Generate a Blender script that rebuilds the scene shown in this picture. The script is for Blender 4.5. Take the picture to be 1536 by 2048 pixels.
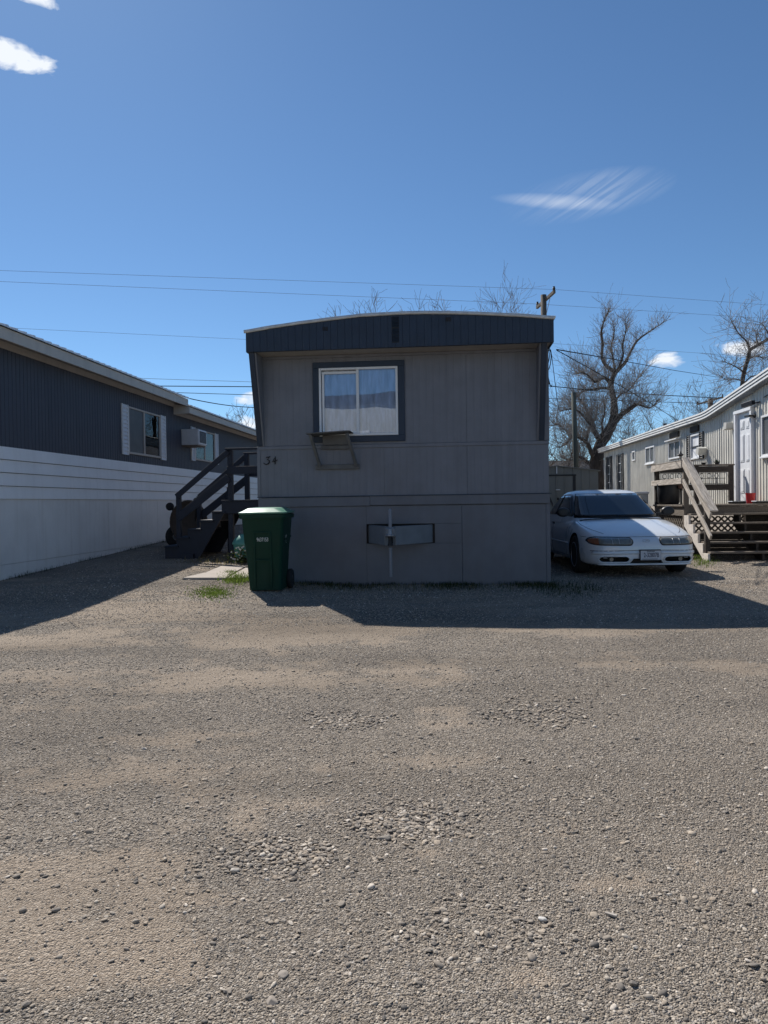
import bpy, bmesh, math, random
import numpy as np
from mathutils import Vector, Matrix, noise
from mathutils.bvhtree import BVHTree

for o in list(bpy.data.objects):
    bpy.data.objects.remove(o)
scene = bpy.context.scene
COL = scene.collection
rnd = random.Random(7)

# ------------------------------------------------------------------ camera
F = 1460.0; CAMH = 1.2
PITCH = math.radians(-0.75); ROLL = math.radians(0.8)
fw = Vector((0, math.cos(PITCH), math.sin(PITCH)))
r0 = Vector((1, 0, 0)); u0 = r0.cross(fw)
cr = math.cos(ROLL) * r0 - math.sin(ROLL) * u0
cu = math.cos(ROLL) * u0 + math.sin(ROLL) * r0
CAM = Vector((0, 0, CAMH))
cd = bpy.data.cameras.new('camera'); cam = bpy.data.objects.new('camera', cd); COL.objects.link(cam)
cd.sensor_fit = 'HORIZONTAL'; cd.sensor_width = 36.0; cd.lens = 36.0 * F / 1536.0
cd.clip_start = 0.05; cd.clip_end = 5000
cam.matrix_world = Matrix(((cr.x, cu.x, -fw.x, 0), (cr.y, cu.y, -fw.y, 0), (cr.z, cu.z, -fw.z, CAMH), (0, 0, 0, 1)))
scene.camera = cam
scene.cycles.max_bounces = 6; scene.cycles.diffuse_bounces = 3; scene.cycles.glossy_bounces = 3; scene.cycles.transparent_max_bounces = 8
scene.render.resolution_x = 768; scene.render.resolution_y = 1024

# ------------------------------------------------------------------ light
SUN = Vector((-0.47, 0.88, 1.0)).normalized()
EXPOSURE = 0.35
w = bpy.data.worlds.new('World'); scene.world = w; w.use_nodes = True
def build_world():
    nt = w.node_tree; nt.nodes.clear(); N = nt.nodes.new; L = nt.links.new
    out = N('ShaderNodeOutputWorld'); bg = N('ShaderNodeBackground'); sky = N('ShaderNodeTexSky')
    sky.sky_type = 'NISHITA'; sky.sun_disc = False
    sky.sun_elevation = math.asin(SUN.z); sky.sun_rotation = math.atan2(SUN.x, SUN.y)
    sky.altitude = 1200; sky.air_density = 0.9; sky.dust_density = 0.3; sky.ozone_density = 3.2
    bg.inputs['Strength'].default_value = 0.079
    tc = N('ShaderNodeTexCoord')
    def vm(op, a, b=None):
        n = N('ShaderNodeVectorMath'); n.operation = op
        for i, v in enumerate((a, b)):
            if v is None: continue
            if isinstance(v, (tuple, Vector)): n.inputs[i].default_value = tuple(v)
            else: L(v, n.inputs[i])
        return n
    def ma(op, a, b=None, c=None, clamp=False):
        n = N('ShaderNodeMath'); n.operation = op; n.use_clamp = clamp
        for i, v in enumerate((a, b, c)):
            if v is None: continue
            if isinstance(v, (int, float)): n.inputs[i].default_value = v
            else: L(v, n.inputs[i])
        return n.outputs[0]
    col = sky.outputs[0]
    # clouds: each one sits in its own direction of the sky dome
    def frame(px, py, hw, hh, tilt):
        d = (fw + cr * ((px - 768) / F) + cu * ((1024 - py) / F)).normalized()
        rt = d.cross(Vector((0, 0, 1))).normalized(); up = rt.cross(d)
        a = math.radians(tilt); e1 = rt * math.cos(a) + up * math.sin(a); e2 = up * math.cos(a) - rt * math.sin(a)
        nd = ma('MAXIMUM', vm('DOT_PRODUCT', tc.outputs['Generated'], d).outputs['Value'], 0.2)
        x = ma('DIVIDE', vm('DOT_PRODUCT', tc.outputs['Generated'], e1 * (F / hw)).outputs['Value'], nd)
        y = ma('DIVIDE', vm('DOT_PRODUCT', tc.outputs['Generated'], e2 * (F / hh)).outputs['Value'], nd)
        return x, y, ma('SUBTRACT', 1.0, ma('ADD', ma('MULTIPLY', x, x), ma('MULTIPLY', y, y)))
    body = None
    for c in ((-4, 108, 104, 25, -3), (62, -8, 50, 11, -6), (1336, 722, 33, 16, 0), (1490, 698, 50, 22, 0), (505, 800, 38, 16, 0), (508, 845, 45, 16, 0)):
        q = frame(*c)[2]; body = q if body is None else ma('MAXIMUM', body, q)
    body = ma('MAXIMUM', body, -3.0)
    nz = N('ShaderNodeTexNoise'); mp = N('ShaderNodeMapping'); L(tc.outputs['Generated'], mp.inputs[0]); mp.inputs['Rotation'].default_value = (0, math.radians(16), 0); mp.inputs['Scale'].default_value = (0.7, 1.0, 1.5); L(mp.outputs[0], nz.inputs['Vector'])
    nz.inputs['Scale'].default_value = 42; nz.inputs['Detail'].default_value = 4.5; nz.inputs['Roughness'].default_value = 0.58; nz.inputs['Distortion'].default_value = 0.3
    t = ma('ADD', ma('MULTIPLY', body, 0.85), ma('MULTIPLY', ma('SUBTRACT', nz.outputs[0], 0.52), 3.2))
    m1 = ma('MULTIPLY', ma('MULTIPLY', ma('SUBTRACT', t, 0.02), 1.25, clamp=True), ma('MULTIPLY', ma('ADD', body, 0.45), 1.8, clamp=True), clamp=True)
    x, y, bd = frame(1160, 394, 165, 43, 4)
    cb = N('ShaderNodeCombineXYZ'); L(ma('MULTIPLY', ma('SUBTRACT', x, ma('MULTIPLY', y, 0.55)), 3.6), cb.inputs[0]); L(ma('MULTIPLY', ma('ADD', y, ma('MULTIPLY', x, -0.5)), 0.55), cb.inputs[1]); cb.inputs[2].default_value = 27.0
    n2 = N('ShaderNodeTexNoise'); L(cb.outputs[0], n2.inputs['Vector']); n2.inputs['Scale'].default_value = 1.35; n2.inputs['Detail'].default_value = 5; n2.inputs['Roughness'].default_value = 0.5; n2.inputs['Distortion'].default_value = 1.5
    strands = ma('MULTIPLY', ma('SUBTRACT', n2.outputs[0], 0.42), 3.0, clamp=True)
    lf = ma('ADD', ma('MULTIPLY', x, 0.8), 0.75, clamp=True)
    m2 = ma('MULTIPLY', ma('MULTIPLY', ma('POWER', ma('MAXIMUM', bd, 0.0), 1.1), lf), ma('ADD', ma('MULTIPLY', strands, 0.27), 0.05), clamp=True)
    x, y, bd = frame(1110, 403, 120, 14, -9)
    m3 = ma('MULTIPLY', ma('POWER', ma('MAXIMUM', bd, 0.0), 1.4), ma('ADD', ma('MULTIPLY', n2.outputs[0], 0.45), 0.06), clamp=True)
    tint = vm('MULTIPLY', col, (0.79, 1.0, 1.10)).outputs[0]; col = tint
    for m in (m1, m2, m3):
        mx = N('ShaderNodeMix'); mx.data_type = 'RGBA'
        L(m, mx.inputs['Factor']); L(col, mx.inputs['A']); mx.inputs['B'].default_value = (9.0, 9.5, 10.2, 1)
        col = mx.outputs['Result']
    L(col, bg.inputs['Color']); L(bg.outputs[0], out.inputs['Surface'])
build_world()
sd = bpy.data.lights.new('sun', 'SUN'); sd.energy = 5.0; sd.angle = math.radians(0.53); sd.color = (1.0, 0.95, 0.88)
so = bpy.data.objects.new('sun', sd); COL.objects.link(so); so.location = SUN * 60
so.rotation_euler = SUN.to_track_quat('Z', 'Y').to_euler()
vs = scene.view_settings; vs.view_transform = 'Standard'; vs.look = 'None'; vs.gamma = 1.0; vs.exposure = EXPOSURE
vs.use_curve_mapping = False

# ------------------------------------------------------------------ helpers
AXIS = math.radians(5.1)                       # all homes stand parallel, turned 5 degrees
U = Vector((math.sin(AXIS), math.cos(AXIS), 0)); W = Vector((math.cos(AXIS), -math.sin(AXIS), 0))
def st(s, t, z=0.0): return W * s + U * t + Vector((0, 0, z))
def smooth(a, b, x):
    t = min(1.0, max(0.0, (x - a) / (b - a))); return t * t * (3 - 2 * t)
def nz2(x, y, s, o=0.0): return noise.noise(Vector((x * s, y * s, o)))
HOLES = [(0.08, 2.76, 0.30, 0.022), (-0.38, 2.50, 0.25, 0.018), (-0.22, 4.07, 0.36, 0.02), (0.90, 4.15, 0.5, 0.022), (0.22, 2.05, 0.26, 0.008)]
def rise(x, y):
    return 0.04 * min(max(0.0, y - 8.2), 14.0) * (1 - smooth(-2.3, -0.3, x))
def gh(x, y):
    z = rise(x, y)
    if -14 < x < 14 and 0 < y < 24:
        f = smooth(24, 16, y) * smooth(14, 9, abs(x))
        a = 0.010 * nz2(x, y, 0.55, 3.0) + 0.006 * nz2(x, y, 1.7, 8.0) + 0.0025 * nz2(x, y, 5.0, 1.0)
        z += a * f
        for hx, hy, hr, hd in HOLES:
            q = ((x - hx) / hr) ** 2 + ((y - hy) / (hr * 1.1)) ** 2
            if q < 4: z -= hd * math.exp(-q * 1.4)
    return z
def ray(px, py): return fw + cr * ((px - 768) / F) + cu * ((1024 - py) / F)
def gnd(px, py):
    d = ray(px, py); z = 0.0
    for _ in range(6):
        p = CAM + d * ((z - CAMH) / d.z); z = rise(p.x, p.y)
    return Vector((p.x, p.y, gh(p.x, p.y)))
def aty(px, py, Y):
    d = ray(px, py); return CAM + d * (Y / d.y)
def athgt(px, py, hz):
    d = ray(px, py); return CAM + d * ((hz - CAMH) / d.z)

def tag(o, label=None, cat=None, group=None, kind=None):
    if label: o['label'] = label
    if cat: o['category'] = cat
    if group: o['group'] = group
    if kind: o['kind'] = kind
    return o
def empty(name, loc=(0, 0, 0), rz=0.0, label=None, cat=None, group=None):
    o = bpy.data.objects.new(name, None); COL.objects.link(o); o.location = loc; o.rotation_euler = (0, 0, rz)
    o.empty_display_size = 0.2
    return tag(o, label, cat, group)
def link(name, me, parent=None, loc=(0, 0, 0), rot=(0, 0, 0), m=None):
    o = bpy.data.objects.new(name, me); COL.objects.link(o)
    o.parent = parent; o.location = loc; o.rotation_euler = rot
    if m is not None and not me.materials: me.materials.append(m)
    return o
def mesh(name, V, Fc, m=None, sm=False):
    me = bpy.data.meshes.new(name); me.from_pydata([tuple(v) for v in V], [], Fc); me.update()
    if m: me.materials.append(m)
    if sm:
        me.polygons.foreach_set('use_smooth', [True] * len(me.polygons))
    return me
def fixn(me):
    bm = bmesh.new(); bm.from_mesh(me); bmesh.ops.recalc_face_normals(bm, faces=bm.faces); bm.to_mesh(me); bm.free(); return me
_bc = {}
def boxmesh(sx, sy, sz, m, bev=None):
    if bev is None: bev = min(0.004, 0.2 * min(sx, sy, sz))
    k = (round(sx, 4), round(sy, 4), round(sz, 4), m.name, round(bev, 5))
    if k in _bc: return _bc[k]
    bm = bmesh.new(); bmesh.ops.create_cube(bm, size=1.0)
    bmesh.ops.scale(bm, vec=(sx, sy, sz), verts=bm.verts)
    if bev > 0: bmesh.ops.bevel(bm, geom=bm.edges[:], offset=bev, segments=1, affect='EDGES', profile=0.5)
    me = bpy.data.meshes.new('board'); bm.to_mesh(me); bm.free(); me.materials.append(m); _bc[k] = me
    return me
def box(name, parent, lo, hi, m, bev=None, rot=(0, 0, 0)):
    lo = Vector(lo); hi = Vector(hi); s = hi - lo
    return link(name, boxmesh(abs(s.x), abs(s.y), abs(s.z), m, bev), parent, (lo + hi) / 2, rot)
def beam(name, parent, a, b, wx, wz, m, upv=(0, 0, 1), bev=None):
    """board from a to b; wz thick across 'up', wx across the side"""
    a = Vector(a); b = Vector(b); d = b - a; L = d.length; y = d.normalized(); x = y.cross(Vector(upv)).normalized(); z = x.cross(y)
    o = link(name, boxmesh(wx, L, wz, m, bev), parent)
    M = Matrix((x, y, z)).transposed(); o.location = (a + b) / 2; o.rotation_euler = M.to_euler()
    return o
def add_tube(V, Fc, pts, rad, n=5, cap=True):
    pts = [Vector(p) for p in pts]; k0 = len(V); up = Vector((0.31, 0.2, 0.93))
    for i, p in enumerate(pts):
        d = (pts[min(i + 1, len(pts) - 1)] - pts[max(i - 1, 0)])
        if d.length < 1e-9: d = Vector((0, 0, 1))
        d.normalize()
        a = d.cross(up)
        if a.length < 1e-3: a = d.cross(Vector((1, 0, 0)))
        a.normalize(); b = d.cross(a)
        r = rad[i] if hasattr(rad, '__len__') else rad
        for j in range(n):
            t = 2 * math.pi * j / n; V.append(p + (a * math.cos(t) + b * math.sin(t)) * r)
    for i in range(len(pts) - 1):
        for j in range(n):
            q = (j + 1) % n; Fc.append((k0 + i * n + j, k0 + i * n + q, k0 + (i + 1) * n + q, k0 + (i + 1) * n + j))
    if cap and n > 2:
        Fc.append(tuple(k0 + j for j in range(n))[::-1]); e = k0 + (len(pts) - 1) * n; Fc.append(tuple(e + j for j in range(n)))
def tube(name, parent, pts, rad, m, n=8, sm=True):
    V, Fc = [], []; add_tube(V, Fc, pts, rad, n); return link(name, fixn(mesh(name, V, Fc, m, sm)), parent)
def lathe(name, parent, prof, m, n=20, loc=(0, 0, 0), rot=(0, 0, 0), sm=True):
    V, Fc = [], []
    for r, z in prof:
        for j in range(n):
            t = 2 * math.pi * j / n; V.append((r * math.cos(t), r * math.sin(t), z))
    for i in range(len(prof) - 1):
        for j in range(n):
            q = (j + 1) % n; Fc.append((i * n + j, i * n + q, (i + 1) * n + q, (i + 1) * n + j))
    Fc.append(tuple(range(n))[::-1]); e = (len(prof) - 1) * n; Fc.append(tuple(range(e, e + n)))
    me = mesh(name, V, Fc, m, sm)
    if sm: me.set_sharp_from_angle(angle=math.radians(40))
    return link(name, me, parent, loc, rot)
def prism(name, parent, poly, y0, y1, m, bev=0.0):
    """outline in x,z extruded along y"""
    n = len(poly); V = [(x, y0, z) for x, z in poly] + [(x, y1, z) for x, z in poly]
    Fc = [tuple(range(n)), tuple(range(n, 2 * n))[::-1]] + [(i, i + n, (i + 1) % n + n, (i + 1) % n) for i in range(n)]
    return link(name, fixn(mesh(name, V, Fc, m)), parent)
def ribbed(name, parent, x0, x1, z0, z1, m, pitch, prof, loc=(0, 0, 0), rot=(0, 0, 0), thick=0.012, sub=None):
    """sheet standing in x,z with its profile [(fraction, depth)] along x; outer side is -y. z0/z1 may be functions of x"""
    f0 = z0 if callable(z0) else (lambda x: z0); f1 = z1 if callable(z1) else (lambda x: z1)
    xs = []; n = int(math.ceil((x1 - x0) / pitch)) + 1; st0 = math.floor(x0 / pitch)
    for i in range(n + 1):
        for fr, d in prof:
            x = (st0 + i + fr) * pitch
            if x0 <= x <= x1: xs.append((x, d))
    if not xs: xs = [(x0, 0), (x1, 0)]
    if xs[0][0] > x0 + 1e-5: xs.insert(0, (x0, xs[0][1]))
    if xs[-1][0] < x1 - 1e-5: xs.append((x1, xs[-1][1]))
    V = []; Fc = []
    for x, d in xs:
        V += [(x, -d, f0(x)), (x, -d, f1(x)), (x, thick, f0(x)), (x, thick, f1(x))]
    for i in range(len(xs) - 1):
        a = 4 * i; b = a + 4
        Fc += [(a, b, b + 1, a + 1), (a + 1, b + 1, b + 3, a + 3), (b, a, a + 2, b + 2), (b + 2, a + 2, a + 3, b + 3)]
    e = 4 * (len(xs) - 1)
    Fc += [(0, 1, 3, 2), (e + 1, e, e + 2, e + 3)]
    return link(name, mesh(name, V, Fc, m), parent, loc, rot)
def text(name, parent, s, size, m, loc, rot, ext=0.002, sx=1.0, shear=0.0, align='CENTER', bold=0.0):
    c = bpy.data.curves.new(name, 'FONT'); c.body = s; c.size = size; c.extrude = ext; c.align_x = align; c.align_y = 'CENTER'; c.shear = shear
    c.resolution_u = 3; c.offset = bold
    t = bpy.data.objects.new(name, c); COL.objects.link(t)
    dg = bpy.context.evaluated_depsgraph_get(); me = bpy.data.meshes.new_from_object(t.evaluated_get(dg))
    bpy.data.objects.remove(t); bpy.data.curves.remove(c)
    me.materials.clear(); me.materials.append(m)
    o = link(name, me, parent, loc, rot); o.scale = (sx, 1, 1); return o

# ------------------------------------------------------------------ materials
M = {}
def mat(name, col, rough=0.6, metal=0.0, var=0.12, vs=6.0, bump=0.0, bs=60.0, spec=0.4, coat=0.0, streak=0.0, dirt=None, dirt_amt=0.0, stretch=(1, 1, 1)):
    m = bpy.data.materials.new(name); m.use_nodes = True; nt = m.node_tree; N = nt.nodes.new; L = nt.links.new
    b = nt.nodes['Principled BSDF']; b.inputs['Roughness'].default_value = rough; b.inputs['Metallic'].default_value = metal
    b.inputs['Specular IOR Level'].default_value = spec
    if coat: b.inputs['Coat Weight'].default_value = coat; b.inputs['Coat Roughness'].default_value = 0.06
    tc = N('ShaderNodeTexCoord'); geo = N('ShaderNodeNewGeometry'); mp = N('ShaderNodeMapping'); L(geo.outputs['Position'], mp.inputs['Vector']); mp.inputs['Scale'].default_value = stretch
    nz = N('ShaderNodeTexNoise'); L(mp.outputs[0], nz.inputs['Vector']); nz.inputs['Scale'].default_value = vs; nz.inputs['Detail'].default_value = 6; nz.inputs['Roughness'].default_value = 0.6
    r = N('ShaderNodeValToRGB'); L(nz.outputs[0], r.inputs[0])
    r.color_ramp.elements[0].position = 0.3; r.color_ramp.elements[1].position = 0.72
    r.color_ramp.elements[0].color = tuple(max(0, c * (1 - var)) for c in col) + (1,); r.color_ramp.elements[1].color = tuple(min(1, c * (1 + var)) for c in col) + (1,)
    c = r.outputs[0]
    if streak or dirt_amt:
        mp2 = N('ShaderNodeMapping'); L(geo.outputs['Position'], mp2.inputs['Vector']); mp2.inputs['Scale'].default_value = (9, 9, 0.6)
        n2 = N('ShaderNodeTexNoise'); L(mp2.outputs[0], n2.inputs['Vector']); n2.inputs['Scale'].default_value = 1.0; n2.inputs['Detail'].default_value = 5
        mr = N('ShaderNodeMapRange'); L(n2.outputs[0], mr.inputs[0]); mr.inputs[1].default_value = 0.5; mr.inputs[2].default_value = 0.75; mr.inputs[4].default_value = streak or dirt_amt
        mx = N('ShaderNodeMix'); mx.data_type = 'RGBA'; L(mr.outputs[0], mx.inputs['Factor']); L(c, mx.inputs['A'])
        dc = dirt or tuple(x * 0.55 for x in col); mx.inputs['B'].default_value = tuple(dc) + (1,); c = mx.outputs['Result']
    L(c, b.inputs['Base Color'])
    if var > 0:
        mr2 = N('ShaderNodeMapRange'); L(nz.outputs[0], mr2.inputs[0]); mr2.inputs[3].default_value = max(0, rough - 0.08); mr2.inputs[4].default_value = min(1, rough + 0.1); L(mr2.outputs[0], b.inputs['Roughness'])
    if bump:
        n3 = N('ShaderNodeTexNoise'); L(mp.outputs[0], n3.inputs['Vector']); n3.inputs['Scale'].default_value = bs; n3.inputs['Detail'].default_value = 4
        bp = N('ShaderNodeBump'); bp.inputs['Strength'].default_value = bump; bp.inputs['Distance'].default_value = 0.01; L(n3.outputs[0], bp.inputs['Height']); L(bp.outputs[0], b.inputs['Normal'])
    M[name] = m; return m
def glass(name, tint=(0.8, 0.85, 0.9), refl=0.14, ior=1.5):
    m = bpy.data.materials.new(name); m.use_nodes = True; nt = m.node_tree; nt.nodes.clear(); N = nt.nodes.new; L = nt.links.new
    o = N('ShaderNodeOutputMaterial'); mx = N('ShaderNodeMixShader'); tr = N('ShaderNodeBsdfTransparent'); gl = N('ShaderNodeBsdfGlossy'); fr = N('ShaderNodeFresnel')
    tr.inputs[0].default_value = tint + (1,); gl.inputs['Roughness'].default_value = 0.01; gl.inputs['Color'].default_value = (0.95, 0.97, 1, 1); fr.inputs['IOR'].default_value = ior
    geo = N('ShaderNodeNewGeometry'); nz = N('ShaderNodeTexNoise'); L(geo.outputs['Position'], nz.inputs['Vector']); nz.inputs['Scale'].default_value = 2.2; nz.inputs['Detail'].default_value = 1
    bp = N('ShaderNodeBump'); bp.inputs['Strength'].default_value = 0.05; bp.inputs['Distance'].default_value = 0.02; L(nz.outputs[0], bp.inputs['Height']); L(bp.outputs[0], gl.inputs['Normal'])
    ad = N('ShaderNodeMath'); ad.operation = 'ADD'; ad.inputs[1].default_value = refl; ad.use_clamp = True; L(fr.outputs[0], ad.inputs[0])
    L(ad.outputs[0], mx.inputs[0]); L(tr.outputs[0], mx.inputs[1]); L(gl.outputs[0], mx.inputs[2]); L(mx.outputs[0], o.inputs[0])
    M[name] = m; return m
def woodmat(name, c1, c2, rough=0.8, axis='local', sc=14.0):
    m = bpy.data.materials.new(name); m.use_nodes = True; nt = m.node_tree; N = nt.nodes.new; L = nt.links.new
    b = nt.nodes['Principled BSDF']; b.inputs['Roughness'].default_value = rough; b.inputs['Specular IOR Level'].default_value = 0.25
    tc = N('ShaderNodeTexCoord'); oi = N('ShaderNodeObjectInfo'); ad = N('ShaderNodeVectorMath'); ad.operation = 'ADD'
    ml = N('ShaderNodeMath'); ml.operation = 'MULTIPLY'; ml.inputs[1].default_value = 37.0; L(oi.outputs['Random'], ml.inputs[0])
    L(tc.outputs['Object'], ad.inputs[0]); L(ml.outputs[0], ad.inputs[1])
    mp = N('ShaderNodeMapping'); L(ad.outputs[0], mp.inputs[0]); mp.inputs['Scale'].default_value = (6, 0.5, 6)
    nz = N('ShaderNodeTexNoise'); L(mp.outputs[0], nz.inputs[0]); nz.inputs['Scale'].default_value = sc; nz.inputs['Detail'].default_value = 6; nz.inputs['Roughness'].default_value = 0.65
    r = N('ShaderNodeValToRGB'); r.color_ramp.elements[0].position = 0.32; r.color_ramp.elements[1].position = 0.7
    r.color_ramp.elements[0].color = c1 + (1,); r.color_ramp.elements[1].color = c2 + (1,); L(nz.outputs[0], r.inputs[0]); L(r.outputs[0], b.inputs['Base Color'])
    bp = N('ShaderNodeBump'); bp.inputs['Strength'].default_value = 0.35; bp.inputs['Distance'].default_value = 0.006; L(nz.outputs[0], bp.inputs['Height']); L(bp.outputs[0], b.inputs['Normal'])
    M[name] = m; return m

mat('wall_grey', (0.164, 0.170, 0.192), 0.5, var=0.12, vs=2.5, streak=0.3, bump=0.5, bs=3.5)
mat('skirt_grey', (0.138, 0.143, 0.162), 0.55, var=0.16, vs=1.6, dirt_amt=0.3, dirt=(0.12, 0.115, 0.11), bump=0.45, bs=3)
mat('tongue_grey', (0.17, 0.185, 0.205), 0.5, var=0.12)
mat('jack_grey', (0.20, 0.21, 0.235), 0.5, var=0.12)
mat('bracket_grey', (0.13, 0.126, 0.122), 0.75, var=0.2, vs=9, bump=0.1)
mat('ac_grey', (0.52, 0.52, 0.52), 0.5, var=0.08)
mat('blind_grey', (0.48, 0.49, 0.50), 0.8, var=0.2, vs=4)
mat('navy', (0.018, 0.032, 0.056), 0.5, var=0.18, vs=4, streak=0.3, bump=0.04)
mat('navy_siding', (0.060, 0.068, 0.090), 0.6, var=0.12, vs=3, streak=0.3)
mat('navy_wood', (0.019, 0.025, 0.040), 0.6, var=0.2, vs=8, bump=0.15, bs=40)
mat('white_vinyl', (0.72, 0.73, 0.74), 0.45, var=0.05, vs=3)
mat('white_siding', (0.85, 0.845, 0.84), 0.45, bump=0.3, bs=3, var=0.06, vs=1.3, streak=0.12, dirt=(0.45, 0.44, 0.42))
mat('white_skirt', (0.74, 0.735, 0.72), 0.5, bump=0.5, bs=2.5, var=0.10, vs=1.1, dirt_amt=0.22, dirt=(0.42, 0.38, 0.33))
mat('beige_trim', (0.50, 0.46, 0.41), 0.55, var=0.08, vs=3, streak=0.25)
mat('soffit', (0.36, 0.33, 0.30), 0.7, var=0.1)
mat('roof_metal', (0.62, 0.64, 0.66), 0.38, metal=0.3, var=0.1, vs=3)
mat('roof_white', (0.78, 0.78, 0.76), 0.5, var=0.08, vs=4, streak=0.25, dirt=(0.4, 0.37, 0.33))
mat('roof_edge', (0.55, 0.55, 0.54), 0.5, metal=0.2, var=0.2, vs=9, streak=0.3, bump=0.1, bs=30)
mat('dark', (0.012, 0.012, 0.014), 0.6, var=0.2)
mat('black_plastic', (0.018, 0.018, 0.02), 0.45, var=0.15)
mat('rubber', (0.022, 0.022, 0.023), 0.85, var=0.2, vs=20, bump=0.1)
mat('alloy', (0.45, 0.46, 0.48), 0.35, metal=0.8, var=0.1)
mat('curtain', (0.66, 0.68, 0.71), 0.9, var=0.38, vs=5, stretch=(3, 1, 0.5))
mat('curtain_lace', (0.42, 0.46, 0.47), 0.9, var=0.5, vs=22)
mat('interior', (0.05, 0.05, 0.055), 0.9, var=0.3, vs=2)
mat('plywood', (0.17, 0.14, 0.115), 0.8, var=0.2, vs=9, bump=0.1)
mat('galv', (0.26, 0.28, 0.31), 0.5, metal=0.5, var=0.2)
mat('bin_green', (0.003, 0.034, 0.021), 0.6, var=0.10, vs=5, spec=0.25, dirt_amt=0.12, dirt=(0.05, 0.08, 0.06))
mat('lid_green_sheen', (0.09, 0.24, 0.17), 0.38, var=0.14, vs=9, spec=0.5)  # base green lightened to stand in for the sun's sheen on the lid
mat('print_white', (0.62, 0.66, 0.64), 0.6, var=0.1)
mat('car_paint', (0.66, 0.69, 0.72), 0.28, var=0.015, vs=2, spec=0.5, coat=0.7)
mat('car_glass', (0.006, 0.009, 0.014), 0.03, var=0.0, spec=0.5)
mat('seam', (0.03, 0.03, 0.035), 0.8, var=0.0)
mat('lens', (0.15, 0.15, 0.13), 0.12, var=0.25, vs=24, spec=0.7, coat=0.8)
mat('amber', (0.22, 0.075, 0.03), 0.15, var=0.15, vs=20, spec=0.6, coat=0.8)
mat('plate', (0.55, 0.55, 0.58), 0.4, var=0.06, vs=20)
mat('plate_ink', (0.02, 0.025, 0.06), 0.5, var=0.0)
mat('shed_metal', (0.17, 0.175, 0.165), 0.5, metal=0.2, var=0.1, vs=3, streak=0.3)
mat('shed_dark', (0.02, 0.022, 0.026), 0.6, var=0.1)
mat('pale_siding', (0.72, 0.69, 0.61), 0.5, var=0.12, vs=2.2, streak=0.5, dirt=(0.33, 0.32, 0.28))
mat('shutter_dark', (0.03, 0.034, 0.042), 0.5, var=0.1)
mat('door_white', (0.74, 0.75, 0.77), 0.4, var=0.04)
mat('stucco', (0.5, 0.5, 0.47), 0.7, var=0.1)
mat('iron', (0.015, 0.015, 0.016), 0.5, var=0.1)
mat('red_plastic', (0.45, 0.02, 0.025), 0.4, var=0.1)
mat('blue_plastic', (0.03, 0.085, 0.15), 0.45, var=0.1)
mat('concrete', (0.34, 0.30, 0.26), 0.85, var=0.14, vs=5, bump=0.25, bs=70)
mat('bark', (0.062, 0.051, 0.045), 0.95, var=0.45, vs=9, bump=0.9, bs=14, stretch=(1, 1, 0.35))
mat('twig', (0.25, 0.225, 0.205), 0.9, var=0.35, vs=3)
mat('twig_far', (0.19, 0.16, 0.135), 0.9, var=0.3, vs=2)
mat('pole_wood', (0.11, 0.095, 0.082), 0.9, var=0.3, vs=8, bump=0.3, stretch=(1, 1, 0.15))
mat('pole_green', (0.075, 0.082, 0.068), 0.9, var=0.25, vs=8, bump=0.3, stretch=(1, 1, 0.15))
mat('wire', (0.02, 0.021, 0.023), 0.9, var=0.0, spec=0.0)
mat('wire_grey', (0.11, 0.115, 0.125), 0.9, var=0.0, spec=0.0)
mat('tan_canvas', (0.085, 0.066, 0.053), 0.85, var=0.2, vs=8, bump=0.1)
mat('teal_plastic', (0.10, 0.30, 0.25), 0.4, var=0.1)
mat('leaf', (0.06, 0.09, 0.02), 0.7, var=0.4, vs=14)
mat('blossom', (0.7, 0.68, 0.62), 0.8, var=0.1)
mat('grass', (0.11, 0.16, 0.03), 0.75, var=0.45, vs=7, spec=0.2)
mat('grass_shaded', (0.040, 0.055, 0.020), 0.8, var=0.5, vs=7, spec=0.2)  # grass colour darkened to put the shade along the walls into it
mat('grass_dry', (0.22, 0.19, 0.085), 0.85, var=0.35, vs=8, spec=0.15)
mat('brick_brown', (0.20, 0.12, 0.085), 0.9, var=0.25, vs=6)
woodmat('wood_pale', (0.24, 0.205, 0.17), (0.66, 0.60, 0.53), sc=8.0)  # pale tone also stands in for sun on the outer deck rails
mat('stringer_paint', (0.62, 0.57, 0.52), 0.7, var=0.2, vs=12)
woodmat('wood_mid', (0.09, 0.075, 0.062), (0.24, 0.205, 0.17))
woodmat('wood_dark', (0.03, 0.026, 0.023), (0.09, 0.076, 0.065))  # dark tone also puts shade into the far deck rails
glass('pane', (0.82, 0.88, 0.96), 0.06)
glass('pane_dark', (0.85, 0.87, 0.9), 0.03, 1.22)
mat('pane_screen', (0.10, 0.105, 0.11), 0.45, var=0.3, vs=3, spec=0.25)

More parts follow.
